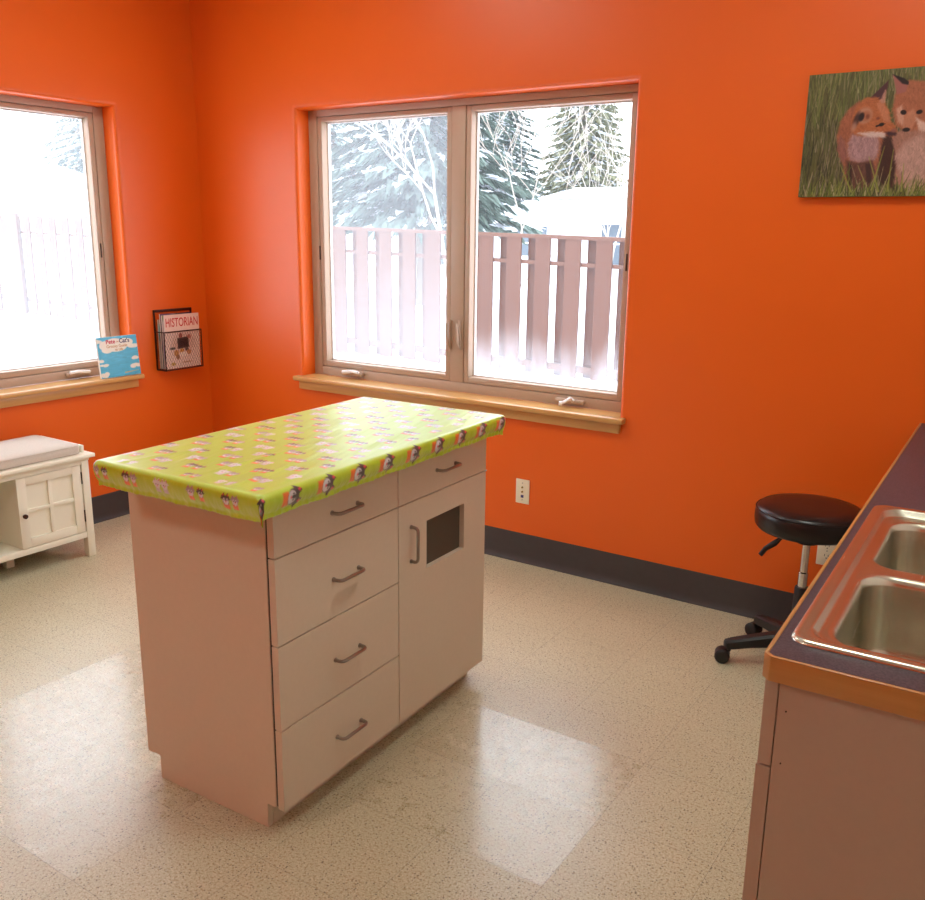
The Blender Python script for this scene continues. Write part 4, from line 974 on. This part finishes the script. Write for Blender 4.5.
def gable_house(name, label, x0, x1, y0, y1, eave, ridge, hip=0., wins=()):
    t = thing(name, label, 'house', ((x0+x1)/2, (y0+y1)/2, 0)); o = .35
    b = MB(); b.box(x0, x1, y0, y1, -.1, eave-.03); b.build('walls', M['siding'], t)
    ym = (y0+y1)/2; h2 = hip
    b = MB(); lo = [(x0-o, y0-o, eave-.08), (x1+o, y0-o, eave-.08), (x1+o, y1+o, eave-.08), (x0-o, y1+o, eave-.08)]
    for th_, nm, mt in ((0., 'roof', M['siding']), (.10, 'roof_snow', M['snow'])):
        b = MB(); z_ = eave-.08+th_; o = .35 if th_ == 0 else .39
        a = [b.bm.verts.new(p) for p in ((x0-o, y0-o, z_), (x1+o, y0-o, z_), (x1+o, y1+o, z_), (x0-o, y1+o, z_))]
        c = [b.bm.verts.new(p) for p in ((x0-o, y0-o, z_+.09), (x1+o, y0-o, z_+.09), (x1+o, y1+o, z_+.09), (x0-o, y1+o, z_+.09))]
        r1, r2 = b.bm.verts.new((x0-o+h2, ym, ridge+th_)), b.bm.verts.new((x1+o-h2, ym, ridge+th_))
        f = b.bm.faces.new; f(a[::-1])
        for i in range(4): f((a[i], a[(i+1) % 4], c[(i+1) % 4], c[i]))
        f((c[0], c[1], r2, r1)); f((c[2], c[3], r1, r2)); f((c[1], c[2], r2)); f((c[3], c[0], r1))
        b.build(nm, mt, t, smooth=0)
    for (wx, wz, ww, wh) in wins:
        b = MB(); b.box(wx-ww/2-.05, wx+ww/2+.05, y0-.04, y0-.001, wz-.05, wz+wh+.05); f_ = b.build('window_frame', M['trimw'], t)
        b = MB(); b.box(wx-ww/2, wx+ww/2, y0-.05, y0-.041, wz, wz+wh/2-.02).box(wx-ww/2, wx+ww/2, y0-.05, y0-.041, wz+wh/2+.02, wz+wh); b.build('window_pane', M['hwin'], f_)
    return t
gable_house('neighbour_house', 'long low white house with a snow covered roof beyond the fence, in the right pane', -8.3, 4.0, 16.3, 20.5, 1.74, 2.5, 1.6, ((-7.4, .9, .35, .62), (-6.9, 1.0, .3, .6), (-5.05, .75, .5, .95), (-1.5, .8, .8, .9)))
gable_house('outbuilding', 'small white outbuilding with a snowy roof, left of the big spruce', -16.5, -12.6, 15.8, 19, 1.85, 2.2, .6)
gable_house('distant_house', 'far white house with a snowy gabled roof seen through the fogged west window', -27, -20.5, 9.0, 15.5, 2.1, 3.0, .0)
b = MB(); pts = [(x, 15.2, 2.20+.0016*(x+3)**2+.03*(x+3)*.3) for x in np.linspace(-14, 8, 24)]
b.tube([(float(p[0]), p[1], float(p[2])) for p in pts], .014, 5); o = b.build('overhead_cable', M['cable'], None); recenter(o, (-3, 15.2, 2.2)); o2 = None; tag(o, 'thin dark overhead cable crossing in front of the conifers above the snowy roof', 'cable')

# ================================================================== LIGHT, WORLD, CAMERA
w = bpy.data.worlds.new('overcast_sky'); bpy.context.scene.world = w; w.use_nodes = True
nt = w.node_tree; nt.nodes.clear(); o = nt.nodes.new('ShaderNodeOutputWorld'); bg = nt.nodes.new('ShaderNodeBackground')
tc = nt.nodes.new('ShaderNodeTexCoord'); sp_ = nt.nodes.new('ShaderNodeSeparateXYZ'); mr = nt.nodes.new('ShaderNodeValToRGB')
nt.links.new(tc.outputs['Generated'], sp_.inputs[0]); nt.links.new(sp_.outputs[2], mr.inputs[0])
e = mr.color_ramp.elements; e[0].position = 0; e[0].color = (.86, .92, 1, 1); e[1].position = .9; e[1].color = (.80, .89, 1, 1)
nt.links.new(mr.outputs[0], bg.inputs[0]); bg.inputs[1].default_value = 3.6
nt.links.new(bg.outputs[0], o.inputs[0])

cam = bpy.data.cameras.new('camera'); co = bpy.data.objects.new('camera', cam); COL.objects.link(co)
cam.sensor_fit = 'HORIZONTAL'; cam.sensor_width = 36; cam.lens = 899.475/925*36; cam.clip_start = .05; cam.clip_end = 200
yw, pt, rl = R(33.755), R(-13.716), R(.687)
fw = Vector((-math.sin(yw)*math.cos(pt), math.cos(yw)*math.cos(pt), math.sin(pt))); rt = Vector((math.cos(yw), math.sin(yw), 0)); up = rt.cross(fw)
r2 = math.cos(rl)*rt+math.sin(rl)*up; u2 = -math.sin(rl)*rt+math.cos(rl)*up
co.matrix_world = Matrix(((r2.x, u2.x, -fw.x, 4.032), (r2.y, u2.y, -fw.y, -3.428), (r2.z, u2.z, -fw.z, 1.488), (0, 0, 0, 1)))
sc = bpy.context.scene; sc.camera = co
sc.view_settings.view_transform = 'Standard'; sc.view_settings.look = 'None'; sc.view_settings.gamma = 1; sc.view_settings.use_curve_mapping = False
sc.view_settings.exposure = 0.55
